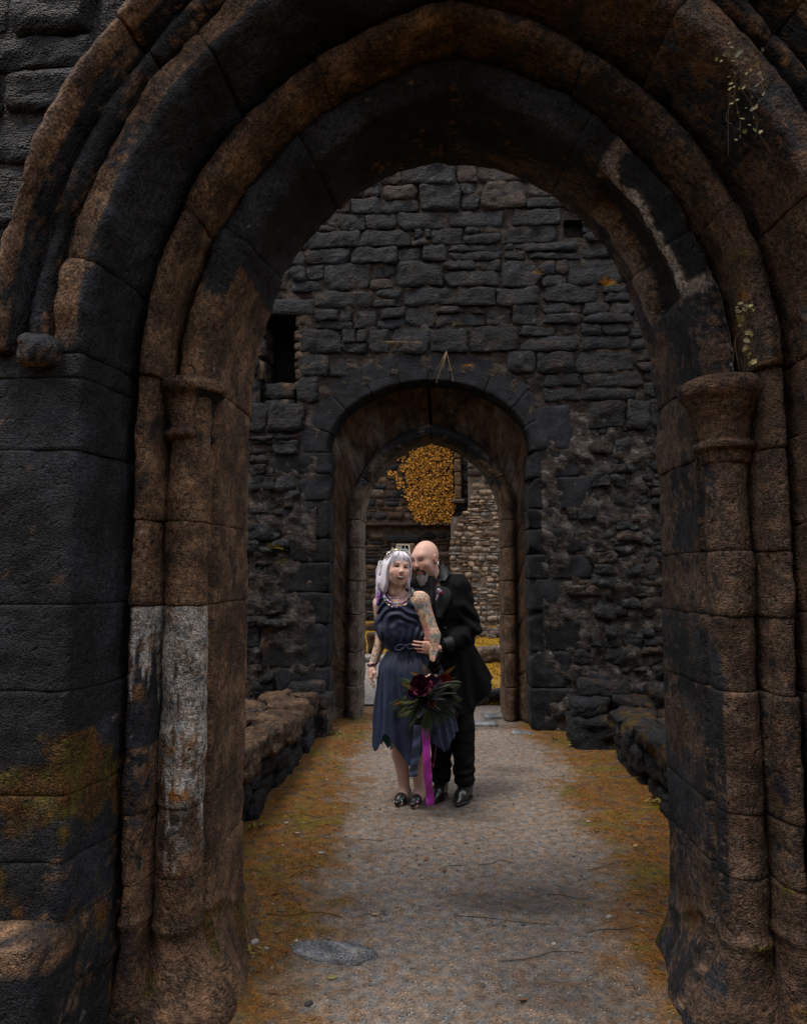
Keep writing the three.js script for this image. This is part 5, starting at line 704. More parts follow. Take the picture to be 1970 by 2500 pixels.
  const skirtAt = (a, v, inset = 0, hem = hemAt(a)) => { const y = lerp(wc[1], hem, v), f = sstep(0, 1, v), hip = sstep(0, 0.28, v); const rx = lerp(0.140, 0.195, hip) + 0.090 * v - inset, rz = lerp(0.112, 0.150, hip) + 0.055 * v - inset, fd = Math.abs(Math.sin(a * 4.5 + 0.6 + 0.5 * v)); const k = 1 + f * (0.10 * (fd - 0.6) + 0.05 * Math.sin(a * 11 + 3 * v) + 0.025 * Math.sin(a * 23 + 6 * v)) + 0.012 * Math.sin(a * 31) * sstep(0, 0.1, v); return [lerp(wc[0], hc[0], v) + rx * k * Math.cos(a), y, lerp(wc[2], hc[2], v) + rz * k * Math.sin(a)]; };
  part('skirt', shift(gridGeo(200, 60, (u, v) => { const a = u * Math.PI * 2, p = skirtAt(a, v), n = 0.004 * fbm(p[0] * 14, p[1] * 10, p[2] * 14, 2); return { p: [p[0] + n, p[1], p[2] + n], uv: [u * 1.4, p[1]], c: mix3(navy, [0.018, 0.030, 0.070], 0.5 + 0.5 * noise(p[0] * 26, p[1] * 26, p[2] * 26)) }; }, true), base), navyMat, woman);
  part('petticoat', shift(gridGeo(80, 20, (u, v) => { const a = lerp(1.9, 3.1, u), h = 0.385 - 0.03 * peak(a, 2.4, 60) + 0.02 * Math.sin(a * 19), p = skirtAt(a, 0.97, 0.05, lerp(0.47, h, v)); return { p: [p[0], p[1], p[2] + 0.006 * Math.sin(a * 50)], c: a > 2.3 ? [0.010, 0.095, 0.085] : [0.16, 0.19, 0.18] }; }, true), base), new THREE.MeshPhysicalMaterial({ vertexColors: true, roughness: 0.7, transmission: 0.15, side: THREE.DoubleSide }), woman);
  // waistband tied in a bow
  { const belt = part('waistband', shift(gridGeo(90, 6, (u, v) => { const a = u * Math.PI * 2, t = v * Math.PI; return { p: [wc[0] + (0.149 + 0.004 * Math.sin(t)) * Math.cos(a), wc[1] + 0.022 - 0.044 * v + 0.01 * Math.cos(a), wc[2] + (0.124 + 0.004 * Math.sin(t)) * Math.sin(a)], uv: [u, v * 0.05], c: navy }; }, true), base), navyMat, woman);
    const bw = W(-0.225, 1.07, 0.125), tb = (pts, r) => paint(new THREE.TubeGeometry(new THREE.CatmullRomCurve3(pts.map((p) => new THREE.Vector3(bw[0] + p[0], bw[1] + p[1], bw[2] + (p[2] ?? 0)))), 20, r, 6), navy);
    part('bow', shift(merge([tb([[0, 0], [-0.04, 0.01], [-0.075, -0.018], [-0.04, -0.028, 0.01], [0, 0]], 0.006), tb([[0, 0], [0.03, 0.012], [0.05, -0.012], [0.025, -0.02, 0.01], [0, 0]], 0.006), tb([[0, 0], [0.012, -0.06], [0.018, -0.14], [0.022, -0.22, 0.015]], 0.006), tb([[0, 0], [0.03, -0.05], [0.048, -0.13], [0.058, -0.2, 0.015]], 0.006), tb([[-0.008, 0.004], [0.008, -0.002]], 0.012)]), base), navyMat, belt); }
  // jewelled black court shoes with heels
  for (const [an, toe] of [[W(-0.24, 0.08, -0.035), W(-0.285, 0.022, 0.085)], [W(-0.140, 0.08, -0.005), W(-0.182, 0.018, 0.115)]]) {
    const dx = toe[0] - an[0], dz = toe[2] - an[2], L = Math.hypot(dx, dz), ux = dx / L, uz = dz / L, heel = [an[0] - ux * 0.03, 0.05, an[2] - uz * 0.03];
    const f = carve(blend(0.02, cap(heel, [toe[0] - ux * 0.05, 0.026, toe[2] - uz * 0.05], 0.032, 0.036), cap([toe[0] - ux * 0.05, 0.026, toe[2] - uz * 0.05], [toe[0] + ux * 0.005, 0.018, toe[2] + uz * 0.005], 0.035, 0.018)), ell([an[0] + ux * 0.012, 0.105, an[2] + uz * 0.012], [0.036, 0.062, 0.042]), 0.008), g = (x, y, z) => Math.max(f(x, y, z), 0.002 - y);
    const sh = part('shoe', shift(merge([mesh(g, [Math.min(heel[0], toe[0]) - 0.07, -0.01, Math.min(heel[2], toe[2]) - 0.07], [Math.max(heel[0], toe[0]) + 0.07, 0.11, Math.max(heel[2], toe[2]) + 0.07], 0.0045, () => [0.012, 0.012, 0.014]), paint(place(new THREE.CylinderGeometry(0.014, 0.007, 0.05, 10), heel[0], 0.025, heel[2]), [0.012, 0.012, 0.014]), paint(place(new THREE.SphereGeometry(0.03, 14, 10), heel[0] - ux * 0.004, 0.055, heel[2] - uz * 0.004), [0.012, 0.012, 0.014])]), base), new THREE.MeshPhysicalMaterial({ vertexColors: true, roughness: 0.35 }), woman);
    const l = [], r = rng(231 + Math.floor(an[0] * 100)); for (let i = 0; i < 34; i++) { const t = rr(0.35, 0.95, r), s = rr(0.003, 0.0058, r), g2 = new THREE.OctahedronGeometry(s, 0), side = rr(-0.03, 0.03, r); g2.translate(an[0] + dx * t - uz * side, 0.058 - 0.018 * t + rr(-0.012, 0.006, r) - Math.abs(side) * 0.4, an[2] + dz * t + ux * side + 0.006); const q = r(); l.push(paint(g2, q < 0.6 ? [0.6, 0.58, 0.55] : q < 0.8 ? [0.1, 0.4, 0.35] : [0.6, 0.25, 0.4])); } part('crystals', shift(merge(l), base), new THREE.MeshPhysicalMaterial({ vertexColors: true, roughness: 0.12, metalness: 0.6 }), sh, 'stuff');
  }
}

// ---------------------------------------------------------------- the groom
{
  const Q = (x, y, dz = 0) => [x * 1.008, 1.55 + (y - 1.55) * 1.008, -5.12 + dz], base = [0.07, 0, -5.12];
  const man = thing('person', 'bald bearded person in a long black velvet coat standing close behind the navy dress', 'person', base);
  const hm = xf(Q(-0.098, 1.650, 0.04), -0.70, -0.22, 0.06, 1.09), hand0 = [-0.012, 1.046, -4.835];
  const bodyF = blend(0.04, ell(Q(0.0, 1.28, 0), [0.18, 0.25, 0.11]), ell(Q(0.04, 0.98, 0), [0.165, 0.16, 0.115]), cap(Q(-0.03, 1.43, -0.01), Q(-0.065, 1.56, 0.0), 0.06, 0.056), cap(Q(0.0, 0.9, 0), Q(0.0, 0.1, 0.02), 0.08, 0.045), cap(Q(0.13, 0.9, 0), Q(0.155, 0.1, 0.06), 0.08, 0.045));
  const bodyG = mesh(bodyF, [-0.3, 0.02, -5.35], [0.4, 1.64, -4.9], 0.012, () => skinM);
  const handG = mesh(handField(hand0, [-1, 0.06, 0.16], [0, 1, 0.1], [0, 0, -1], 1.06, [0.28, 0.3, 0.34, 0.4], 0.1), [-0.24, 0.94, -4.95], [0.05, 1.16, -4.72], 0.0032, () => mix3(skinM, [0.5, 0.2, 0.14], 0.35));
  const head = mesh(headField({ neck: 0.056, jaw: 0.030 }), [-0.1, -0.215, -0.12], [0.1, 0.14, 0.135], 0.0025, (x, y, z) => {
    const ax = Math.abs(x); let c = mix3(skinM, [0.58, 0.29, 0.22], sstep(0.06, -0.02, y) * (0.35 + 0.3 * fbm(x * 40, y * 40, z * 40, 2))); c = mix3(c, [0.55, 0.24, 0.17], 0.5 * Math.exp(-((x / 0.02) ** 2) - (((y + 0.022) / 0.02) ** 2)) * (z > 0.08 ? 1 : 0)); if (ax > 0.078 && z < 0.02 && z > -0.04) c = mix3(c, [0.58, 0.22, 0.16], 0.6 * sstep(0.078, 0.083, ax));
    if (z > 0.03) { if (ax < 0.026 && Math.abs(y + 0.067 - 2 * ax * ax * 8) < 0.0045) c = [0.40, 0.14, 0.12]; if (ax > 0.018 && ax < 0.046 && Math.abs(y - 0.010) < 0.0036) c = [0.05, 0.03, 0.025]; if (ax > 0.014 && ax < 0.052 && Math.abs(y - 0.033 + 3 * (ax - 0.034) ** 2) < 0.0034) c = mix3(skinM, [0.16, 0.11, 0.09], 0.6); }
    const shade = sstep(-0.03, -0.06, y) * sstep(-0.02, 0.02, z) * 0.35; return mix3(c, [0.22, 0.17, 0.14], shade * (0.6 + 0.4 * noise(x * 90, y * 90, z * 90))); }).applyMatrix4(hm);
  part('body', shift(merge([bodyG, handG, head]), base), skinMat, man);
  const beard = blend(0.015, ell([0, -0.102, 0.068], [0.036, 0.022, 0.026]), ell([0, -0.128, 0.072], [0.030, 0.042, 0.024]), cap([-0.036, -0.068, 0.062], [-0.026, -0.105, 0.064], 0.011, 0.015), cap([0.036, -0.068, 0.062], [0.026, -0.105, 0.064], 0.011, 0.015)), tache = blend(0.006, cap([0.003, -0.046, 0.093], [0.033, -0.060, 0.080], 0.008, 0.010), cap([-0.003, -0.046, 0.093], [-0.033, -0.060, 0.080], 0.008, 0.010), cap([0.033, -0.060, 0.080], [0.036, -0.085, 0.072], 0.010, 0.009), cap([-0.033, -0.060, 0.080], [-0.036, -0.085, 0.072], 0.010, 0.009));
  part('beard', shift(merge([mesh((x, y, z) => beard(x, y, z) + 0.004 * Math.sin(x * 420 + 3 * noise(x * 40, y * 40, z * 40)) * Math.sin(y * 60), [-0.07, -0.2, 0.02], [0.07, -0.05, 0.12], 0.003, (x, y, z) => mix3([0.34, 0.33, 0.35], [0.09, 0.075, 0.07], sstep(-0.09, -0.07, y) + 0.25 * noise(x * 120, y * 40, z * 120))), mesh(tache, [-0.06, -0.11, 0.05], [0.06, -0.02, 0.12], 0.003, () => [0.07, 0.05, 0.042])]).applyMatrix4(hm), base), std({ vertexColors: true, roughness: 0.8 }), man);
  { const e = new THREE.Vector3(0.088, -0.042, -0.004).applyMatrix4(hm), t = place(new THREE.TorusGeometry(0.012, 0.0022, 8, 20), e.x, e.y, e.z, 0, -0.6, 0), e2 = new THREE.Vector3(0.089, -0.030, -0.012).applyMatrix4(hm), t2 = place(new THREE.TorusGeometry(0.009, 0.0022, 8, 18), e2.x, e2.y, e2.z, 0, -0.5, 0); const em = new THREE.MeshPhysicalMaterial({ color: 0xd0d0d4, metalness: 1, roughness: 0.2 }); part('earring', shift(t, base), em, man); part('earring', shift(t2, base), em, man); }
  // velvet frock coat
  const velvet = new THREE.MeshPhysicalMaterial({ vertexColors: true, roughness: 0.8, specularIntensity: 0.25, sheen: 0.4, sheenColor: new THREE.Color(0.30, 0.30, 0.33), sheenRoughness: 0.3, map: rep(texVelvet, 3.3), bumpMap: rep(texVelvetBump, 3.3), bumpScale: 0.006, side: THREE.DoubleSide }), blk = [0.007, 0.007, 0.008];
  const crease = (x, y, z) => 0.010 * Math.sin(60 * (y + 0.6 * x) + 4 * noise(x * 6, y * 6, z * 6)) * sstep(0.10, 0.2, x) * sstep(1.0, 1.1, y) * sstep(1.42, 1.28, y) + 0.010 * fbm(x * 8, y * 8, z * 8, 2);
  const coatBody = blend(0.05, ell(Q(0.005, 1.30, -0.01), [0.205, 0.24, 0.135]), ell(Q(0.06, 1.06, -0.01), [0.185, 0.17, 0.135]), cap(Q(-0.17, 1.455, -0.02), Q(0.135, 1.472, -0.02), 0.062, 0.070), cap(Q(-0.10, 1.49, -0.06), Q(0.03, 1.50, -0.07), 0.05, 0.05));
  const sleeve = blend(0.04, cap(Q(0.142, 1.452, -0.01), Q(0.222, 1.17, 0.02), 0.082, 0.066), cap(Q(0.222, 1.15, 0.02), [0.03, 1.055, -4.87], 0.066, 0.042)), sleeve2 = blend(0.03, cap(Q(-0.175, 1.42, -0.02), Q(-0.24, 1.20, -0.03), 0.072, 0.06));
  const collarCut = ell(Q(-0.075, 1.50, 0.075), [0.075, 0.16, 0.10], 0, 0.1);
  const coatF = (x, y, z) => Math.max(-smin(-blendCoat(x, y, z), collarCut(x, y, z), 0.02), 1.0 - y); const bc = blend(0.035, coatBody, sleeve, sleeve2); function blendCoat(x, y, z) { return bc(x, y, z) + crease(x, y, z); }
  const coat = part('coat', shift(mesh(coatF, [-0.36, 0.98, -5.36], [0.38, 1.62, -4.80], 0.007, () => blk), base), velvet, man);
  const cw = Q(0.065, 1.06, -0.01), tailHem = (a) => 0.585 + 0.215 * sstep(0.85, 0.0, a) * sstep(-1.6, -0.3, a);
  part('coat_skirt', shift(gridGeo(120, 44, (u, v) => { const a = lerp(-Math.PI, Math.PI, u), h = tailHem(a), y = lerp(cw[1], h, v), k = 1 + v * (0.08 * Math.sin(a * 6 + 0.6) + 0.06 * Math.sin(a * 13 + 3 * v)), out = Math.max(0, Math.cos(a - 0.05)) ** 3; return { p: [cw[0] + (0.172 + 0.028 * v + 0.085 * out * v) * k * Math.cos(a) + 0.012 * v, y, cw[2] + (0.130 + 0.06 * v) * k * Math.sin(a) - 0.03 * v], uv: [u * 1.3, y], c: blk }; }, true), base), velvet, coat);
  // stand-and-fall collar, lapel, cuff, buttons
  const sheet = (pts, nu, nv, th, mat, name, parent, col = blk) => { const rows = pts.map((row) => new THREE.CatmullRomCurve3(row.map((p) => new THREE.Vector3(...p)))); const f = (off) => gridGeo(nu, nv, (u, v) => { const q = v * (rows.length - 1), i = Math.min(rows.length - 2, Math.floor(q)), A = rows[i].getPoint(u), B = rows[i + 1].getPoint(u), p = A.lerp(B, q - i); return { p: [p.x, p.y, p.z + off], uv: [p.x, p.y], c: col }; }, off < 0); return part(name, shift(merge([f(th / 2), f(-th / 2)]), base), mat, parent); };
  const leather = new THREE.MeshPhysicalMaterial({ vertexColors: true, roughness: 0.55, specularIntensity: 0.5, sheen: 0.12, sheenColor: new THREE.Color(0.3, 0.32, 0.38), side: THREE.DoubleSide });
  sheet([[Q(-0.035, 1.475, 0.07), Q(-0.01, 1.55, 0.035), Q(0.012, 1.625, -0.05), Q(-0.02, 1.64, -0.09)], [Q(0.02, 1.505, 0.085), Q(0.05, 1.56, 0.05), Q(0.055, 1.595, -0.04), Q(0.02, 1.60, -0.11)], [Q(0.035, 1.50, 0.10), Q(0.062, 1.535, 0.065), Q(0.085, 1.555, -0.04), Q(0.05, 1.56, -0.13)]], 16, 10, 0.006, leather, 'collar', coat, [0.012, 0.013, 0.017]);
  sheet([[Q(-0.03, 1.47, 0.095), Q(-0.03, 1.38, 0.128), Q(-0.025, 1.25, 0.14)], [Q(0.03, 1.46, 0.105), Q(0.045, 1.38, 0.128), Q(0.0, 1.25, 0.142)], [Q(0.05, 1.455, 0.10), Q(0.082, 1.405, 0.115), Q(0.01, 1.245, 0.14)]], 14, 10, 0.006, leather, 'lapel', coat, [0.010, 0.011, 0.014]);
  sheet([[Q(-0.135, 1.44, 0.085), Q(-0.12, 1.36, 0.115)], [Q(-0.185, 1.45, 0.05), Q(-0.18, 1.36, 0.09)]], 8, 6, 0.006, leather, 'lapel', coat, [0.010, 0.011, 0.014]);
  for (const [x, y] of [[0.035, 1.17], [0.04, 1.05]]) part('button', shift(place(new THREE.SphereGeometry(0.013, 12, 8), ...Q(x, y, 0.138)), base), std({ color: 0x0b0b0d, roughness: 0.4 }), coat);
  part('cuff', shift(paint(place(new THREE.CylinderGeometry(0.047, 0.055, 0.06, 22, 3, true), 0.05, 1.065, -4.885, 0.1, 0.45, Math.PI / 2 + 0.15), [0.009, 0.009, 0.011]), base), leather, coat);
  // dark shirt, cravat, boutonniere
  const shirt = mesh(blend(0.02, ell(Q(-0.07, 1.36, 0.03), [0.095, 0.15, 0.085]), cap(Q(-0.085, 1.47, 0.035), Q(-0.082, 1.50, 0.03), 0.068, 0.064)), [-0.22, 1.18, -5.25], [0.08, 1.60, -4.95], 0.007, (x, y, z) => mix3([0.010, 0.010, 0.012], [0.022, 0.022, 0.025], sstep(0.2, 0.6, Math.sin(x * 190))));
  const sp = part('shirt', shift(shirt, base), std({ vertexColors: true, roughness: 0.75 }), man); part('cravat', shift(mesh(blend(0.015, ell(Q(-0.09, 1.435, 0.085), [0.035, 0.022, 0.018]), ell(Q(-0.095, 1.385, 0.09), [0.028, 0.05, 0.016])), [-0.17, 1.32, -5.08], [-0.04, 1.50, -4.95], 0.004, () => [0.012, 0.012, 0.014]), base), std({ vertexColors: true, roughness: 0.6 }), sp);
  { const b = Q(-0.002, 1.425, 0.148), bt = part('boutonniere', shift(merge([[0, 0, 0, 0.018, [0.30, 0.22, 0.36]], [0.014, -0.008, 0.006, 0.013, [0.16, 0.012, 0.02]], [-0.006, 0.012, 0.006, 0.012, [0.45, 0.38, 0.5]], [0.006, -0.016, 0.004, 0.011, [0.10, 0.015, 0.03]]].map(([x, y, z, s, c]) => paint(place(new THREE.IcosahedronGeometry(s, 1), b[0] + x, b[1] + y, b[2] + z), c))), base), std({ vertexColors: true, roughness: 0.5, flatShading: true }), coat); part('stem_wrap', shift(paint(place(new THREE.CylinderGeometry(0.009, 0.004, 0.05, 8), b[0] - 0.014, b[1] - 0.038, b[2], 0, 0, -0.45), [0.36, 0.28, 0.45]), base), std({ vertexColors: true, roughness: 0.4 }), bt); }
  // trousers and pointed boots
  const wr = (x, y, z) => 0.009 * sstep(0.42, 0.2, y) * Math.sin(y * 75 + 14 * x + 5 * noise(x * 7, y * 7, z * 7)) * (0.4 + 0.6 * noise(x * 5 + 3, y * 3, z * 5)) + 0.006 * fbm(x * 12, y * 9, z * 12, 2);
  const legF = blend(0.02, cap(Q(0.03, 0.92, 0), Q(0.01, 0.50, 0.02), 0.105, 0.085), cap(Q(0.01, 0.5, 0.02), Q(0.005, 0.13, 0.02), 0.084, 0.066)), legF2 = blend(0.02, cap(Q(0.13, 0.92, 0), Q(0.152, 0.50, 0.06), 0.105, 0.086), cap(Q(0.152, 0.5, 0.06), Q(0.165, 0.135, 0.08), 0.086, 0.07));
  part('trousers', shift(mesh((x, y, z) => Math.max(join(legF, legF2)(x, y, z) + wr(x, y, z), 0.095 - y), [-0.16, 0.06, -5.3], [0.34, 1.04, -4.9], 0.0075, (x, y, z) => mix3([0.009, 0.009, 0.01], [0.016, 0.016, 0.018], 0.5 + 0.5 * noise(x * 40, y * 20, z * 40))), base), velvet, man);
  const bootMat = new THREE.MeshPhysicalMaterial({ vertexColors: true, roughness: 0.28, clearcoat: 0.3, clearcoatRoughness: 0.3 });
  for (const [h, t] of [[[0.005, 0.05, -5.13], [-0.03, 0.03, -4.99]], [[0.178, 0.05, -5.075], [0.128, 0.03, -4.93]]]) { const ux = t[0] - h[0], uz = t[2] - h[2], f = blend(0.025, cap([h[0], 0.14, h[2]], [h[0], 0.05, h[2]], 0.05, 0.042), cap([h[0], 0.046, h[2]], [t[0] - ux * 0.25, 0.042, t[2] - uz * 0.25], 0.042, 0.044), cap([t[0] - ux * 0.25, 0.036, t[2] - uz * 0.25], [t[0] + ux * 0.35, 0.02, t[2] + uz * 0.35], 0.042, 0.014), cap([h[0], 0.10, h[2] + 0.01], [lerp(h[0], t[0], 0.5), 0.06, lerp(h[2], t[2], 0.5)], 0.045, 0.036)); const b = part('boot', shift(mesh((x, y, z) => Math.max(f(x, y, z), 0.012 - y), [Math.min(h[0], t[0]) - 0.09, -0.01, h[2] - 0.09], [Math.max(h[0], t[0]) + 0.09, 0.2, t[2] + 0.12], 0.005, () => [0.012, 0.012, 0.013]), base), bootMat, man); const sole = mesh((x, y, z) => Math.max(f(x, 0.03, z) - 0.004, Math.abs(y - 0.006) - 0.008), [Math.min(h[0], t[0]) - 0.09, -0.01, h[2] - 0.09], [Math.max(h[0], t[0]) + 0.09, 0.03, t[2] + 0.12], 0.005, () => [0.008, 0.008, 0.008]); part('sole', shift(sole, base), bootMat, b); }
}

// ---------------------------------------------------------------- the bouquet
{
  const B = (x, y, dz = 0) => [x * 0.971, 1.55 + (y - 1.55) * 0.971, -4.71 + dz], c = B(-0.083, 0.758), bq = thing('bouquet', 'dark bouquet of burgundy flowers and ferns with a magenta ribbon', 'bouquet', c), r = rng(301);
  const px = (cx, cy, dz = 0) => { const p = B(-0.083 + (cx - 850) * 0.000582, 0.758 - (cy - 330) * 0.000573, dz); return [p[0] - c[0], p[1] - c[1], p[2] - c[2]]; };
  const col = (a) => std({ color: new THREE.Color().setRGB(...a), roughness: 0.6, side: THREE.DoubleSide });
  const petal = (w, h, cupd) => gridGeo(6, 8, (u, v) => { const s = Math.sin(Math.PI * (0.12 + 0.86 * v)) ** 0.6, X = (u - 0.5) * 2 * w * s; return { p: [X, v * h, cupd * (v * v * h * 1.2) - X * X / w * 0.8 + 0.05 * h * Math.sin(u * 9) * v] }; });
  function flower(name, p, rad, mats, heart, face = [0, 0.15, 1]) {
    const g = new THREE.Group(); g.name = name; g.position.set(...p); g.quaternion.setFromUnitVectors(new THREE.Vector3(0, 0, 1), new THREE.Vector3(...face).normalize()); bq.add(g);
    let i = 0; for (const [n, R, tilt, sc] of [[9, 0.1, 1.25, 1], [8, 0.08, 0.95, 0.86], [7, 0.05, 0.62, 0.7], [5, 0.03, 0.3, 0.5]]) for (let k = 0; k < n; k++) { const a = k / n * 6.283 + R * 20 + rr(-0.15, 0.15, r), m = part('petal', petalG, mats[i++ % mats.length], g); m.scale.setScalar(rad * sc * rr(0.88, 1.1, r)); m.rotation.set(0, 0, a, 'ZXY'); m.rotateX(Math.PI / 2 - tilt + rr(-0.12, 0.12, r)); m.position.set(-Math.sin(a) * R * rad, Math.cos(a) * R * rad, 0.1 * rad); }
    if (heart) { const l = []; for (let k = 0; k < 26; k++) { const a = r() * 6.28, q = Math.sqrt(r()) * 0.26 * rad; l.push(place(new THREE.ConeGeometry(0.022 * rad, 0.34 * rad, 4), Math.cos(a) * q, Math.sin(a) * q, 0.3 * rad, 1.57 + rr(-0.3, 0.3, r), 0, 0)); } part('stamens', merge(l), col(heart), g, 'stuff'); }
  }
  const petalG = petal(0.36, 0.95, 0.35), wine = [col([0.055, 0.004, 0.014]), col([0.085, 0.008, 0.03]), col([0.035, 0.004, 0.012])], plum = [col([0.03, 0.014, 0.04]), col([0.05, 0.02, 0.06])], ink = [col([0.012, 0.01, 0.013]), col([0.02, 0.014, 0.02])];
  flower('peony', px(775, 230, 0.10), 0.078, wine, [0.28, 0.07, 0.015]);
  flower('red_flower', px(1045, 175, 0.05), 0.045, [col([0.20, 0.008, 0.025]), col([0.13, 0.006, 0.02])], null, [0.3, 0.4, 1]);
  flower('black_flower', px(930, 60, 0.06), 0.055, ink, null, [0, 0.5, 1]);
  flower('plum_flower', px(880, 200, 0.08), 0.05, [col([0.075, 0.01, 0.04]), ...plum], null, [0.4, 0.1, 1]);
  flower('plum_flower', px(690, 330, 0.09), 0.045, plum, null, [-0.3, -0.1, 1]);
  flower('black_flower', px(820, 400, 0.10), 0.05, ink, null, [0, -0.3, 1]);
  flower('black_flower', px(1080, 330, 0.06), 0.045, ink, null, [0.4, 0, 1]);
  flower('bronze_flower', px(900, 430, 0.11), 0.034, [col([0.14, 0.055, 0.018]), col([0.07, 0.028, 0.014])], null, [0.2, -0.2, 1]);
  // fern fronds: a midrib with two rows of leaflets
  const greens = [[0.030, 0.046, 0.022], [0.050, 0.070, 0.028], [0.10, 0.115, 0.040], [0.022, 0.030, 0.02]].map(col);
  const frondG = (() => { const l = []; for (let k = 0; k < 15; k++) { const t = 0.1 + k * 0.06, w = 0.22 * Math.sin(Math.PI * Math.min(1, t * 0.9 + 0.12)); for (const s of [-1, 1]) { const g = new THREE.BufferGeometry(); g.setAttribute('position', new THREE.Float32BufferAttribute([0, t, 0, s * w * 0.55, t + 0.02, 0.02, s * w, t + 0.09, -0.02, s * w * 0.5, t + 0.075, 0.015], 3)); g.setAttribute('uv', new THREE.Float32BufferAttribute([0, 0, 1, 0, 1, 1, 0, 1], 2)); g.setIndex([0, 1, 2, 0, 2, 3]); g.computeVertexNormals(); l.push(g); } } l.push(place(new THREE.CylinderGeometry(0.006, 0.012, 1, 5), 0, 0.5, 0)); const m = merge(l), p = m.attributes.position; for (let i = 0; i < p.count; i++) p.setZ(i, p.getZ(i) - 0.28 * p.getY(i) ** 2); m.computeVertexNormals(); return m; })();
  const stick = (geo, mat, name, from, to, sc, twist) => { const m = part(name, geo, mat, bq), d = new THREE.Vector3(to[0] - from[0], to[1] - from[1], to[2] - from[2]), L = d.length(); m.position.set(...from); m.quaternion.setFromUnitVectors(new THREE.Vector3(0, 1, 0), d.normalize()); m.rotateY(twist); m.scale.set(L * sc, L, L * sc); return m; };
  for (const [ax, ay] of [[440, 480], [430, 560], [470, 420], [520, 620], [480, 210], [560, 160], [600, 700], [650, 760], [720, 800], [560, 760], [680, 830], [640, 800], [840, 830], [940, 800], [1020, 740], [1100, 720], [460, 600], [1260, 590], [1240, 500], [1210, 630], [1180, 560], [1250, 250], [1220, 190], [1130, 650], [1050, 640], [960, 720], [880, 740], [800, 760], [540, 540], [560, 330], [1270, 390], [1150, 480], [980, 620], [760, 720], [640, 640], [520, 380], [410, 520], [500, 560], [560, 470], [620, 560], [690, 700], [780, 690], [860, 660], [930, 660], [1010, 690], [1090, 590], [1170, 610], [1230, 440], [1200, 320], [1260, 460], [600, 240], [520, 280], [1140, 230], [730, 760], [800, 810]]) { const dx = (ax - 850) / 430, dy = (ay - 360) / 430, s = px(850 + dx * 110, 400 + dy * 90, 0.02 + rr(0, 0.05, r)); stick(frondG, greens[Math.floor(r() * 3.6)], 'fern_frond', s, px(ax, ay, rr(-0.02, 0.05, r)), rr(0.75, 1.05, r), rr(-0.5, 0.5, r)); }
  const bladeG = gridGeo(4, 10, (u, v) => { const w = 0.13 * Math.sin(Math.PI * Math.min(1, 0.08 + 0.92 * v)) ** 0.8; return { p: [(u - 0.5) * 2 * w, v, -0.15 * v * v + 0.5 * Math.abs(u - 0.5) * w] }; });
  const amber = [[0.20, 0.105, 0.022], [0.13, 0.075, 0.02], [0.26, 0.15, 0.05]].map(col), slate = [[0.018, 0.020, 0.022], [0.035, 0.025, 0.04], [0.045, 0.052, 0.045]].map(col);
  for (const [fx, fy, tx, ty, k] of [[960, 160, 1175, 35, 0], [990, 170, 1190, 160, 1], [820, 150, 650, 90, 1], [850, 140, 800, 0, 0], [880, 150, 905, 60, 2], [900, 200, 920, 110, 2], [690, 250, 560, 230, 0], [1150, 520, 1190, 640, 0], [1180, 400, 1265, 400, 1], [560, 420, 450, 470, 1]]) stick(bladeG, amber[k], 'amber_leaf', px(fx, fy, 0.06), px(tx, ty, 0.08), 0.9, rr(-0.6, 0.6, r));
  for (let k = 0; k < 26; k++) { const a = r() * 6.283, q = rr(0.25, 0.62, r), fx = 850 + Math.cos(a) * q * 260, fy = 390 + Math.sin(a) * q * 270, e = rr(0.35, 0.6, r); stick(bladeG, slate[k % 3], 'dark_leaf', px(fx, fy, 0.05), px(fx + Math.cos(a) * e * 280, fy + Math.sin(a) * e * 260, 0.06 + rr(-0.03, 0.05, r)), rr(0.9, 1.6, r), rr(-0.8, 0.8, r)); }
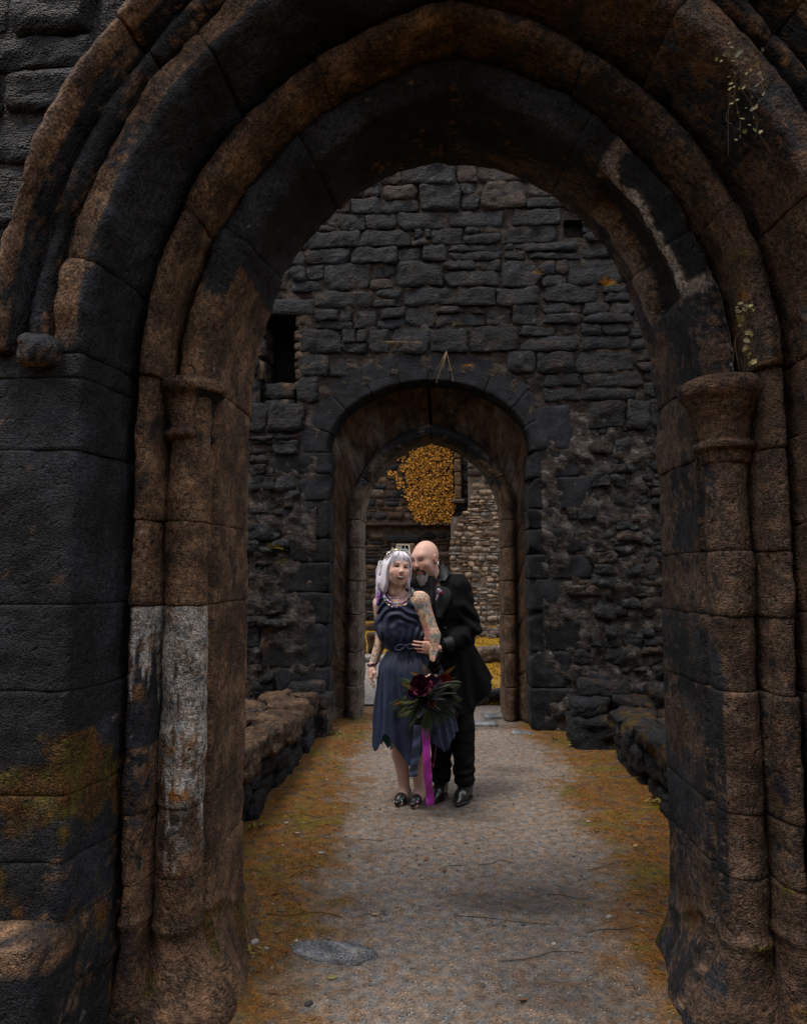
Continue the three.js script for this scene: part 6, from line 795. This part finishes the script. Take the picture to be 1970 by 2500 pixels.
  for (const [fx, fy, tx, ty] of [[930, 300, 1110, 250], [950, 360, 1180, 330], [900, 430, 1060, 400], [960, 240, 1230, 200]]) part('seed_pod', new THREE.TubeGeometry(new THREE.CatmullRomCurve3([px(fx, fy, 0.09), px((fx + tx) / 2, (fy + ty) / 2 - 20, 0.11), px(tx, ty, 0.10)].map((p) => new THREE.Vector3(...p))), 14, 0.008, 8), col([0.016, 0.017, 0.018]), bq);
  part('foliage_core', stoneGeo(0.13, 0.15, 0.09, 9.9, { round: 0.06, rough: 0.03, res: 0.02, col: [0.030, 0.040, 0.020] }), M.plain, bq);
  part('stem_bundle', paint(place(new THREE.CylinderGeometry(0.016, 0.018, 0.2, 10), ...px(945, 30, -0.06), 0.3, 0, -0.3), [0.014, 0.016, 0.012]), M.plain, bq);
  // ribbons
  const ribbon = (name, mat, pts, w) => part(name, gridGeo(4, 40, (u, v) => { const cv = pts.length - 1, i = Math.min(cv - 1, Math.floor(v * cv)), t = v * cv - i, A = pts[i], Bp = pts[i + 1], sm = t; const ww = w * (1 + 0.06 * Math.sin(v * 17)); return { p: [lerp(A[0], Bp[0], sm) + (u - 0.5) * ww, lerp(A[1], Bp[1], sm), lerp(A[2], Bp[2], sm) + 0.006 * Math.sin(v * 21 + u * 2)] }; }), mat, bq);
  const satin = (a) => new THREE.MeshPhysicalMaterial({ color: new THREE.Color().setRGB(...a), roughness: 0.38, sheen: 0.3, side: THREE.DoubleSide });
  const low = (x, y, z) => [x - c[0], y - c[1], z - c[2]];
  ribbon('magenta_ribbon', satin([0.40, 0.030, 0.35]), [px(825, 740, 0.05), px(835, 1000, 0.06), px(850, 1300, 0.05), low(-0.071, 0.13, -4.71), low(-0.066, 0.048, -4.72)], 0.050);
  ribbon('navy_ribbon', satin([0.045, 0.06, 0.115]), [px(740, 700, 0.06), px(715, 950, 0.05), px(690, 1180, 0.03), px(680, 1310, 0.02)], 0.052);
  ribbon('thin_trailing_cord', col([0.10, 0.02, 0.05]), [px(950, 800, 0.06), px(945, 950, 0.05), px(925, 1100, 0.05), px(908, 1190, 0.05)], 0.006);
}
renderer.render(scene, camera);
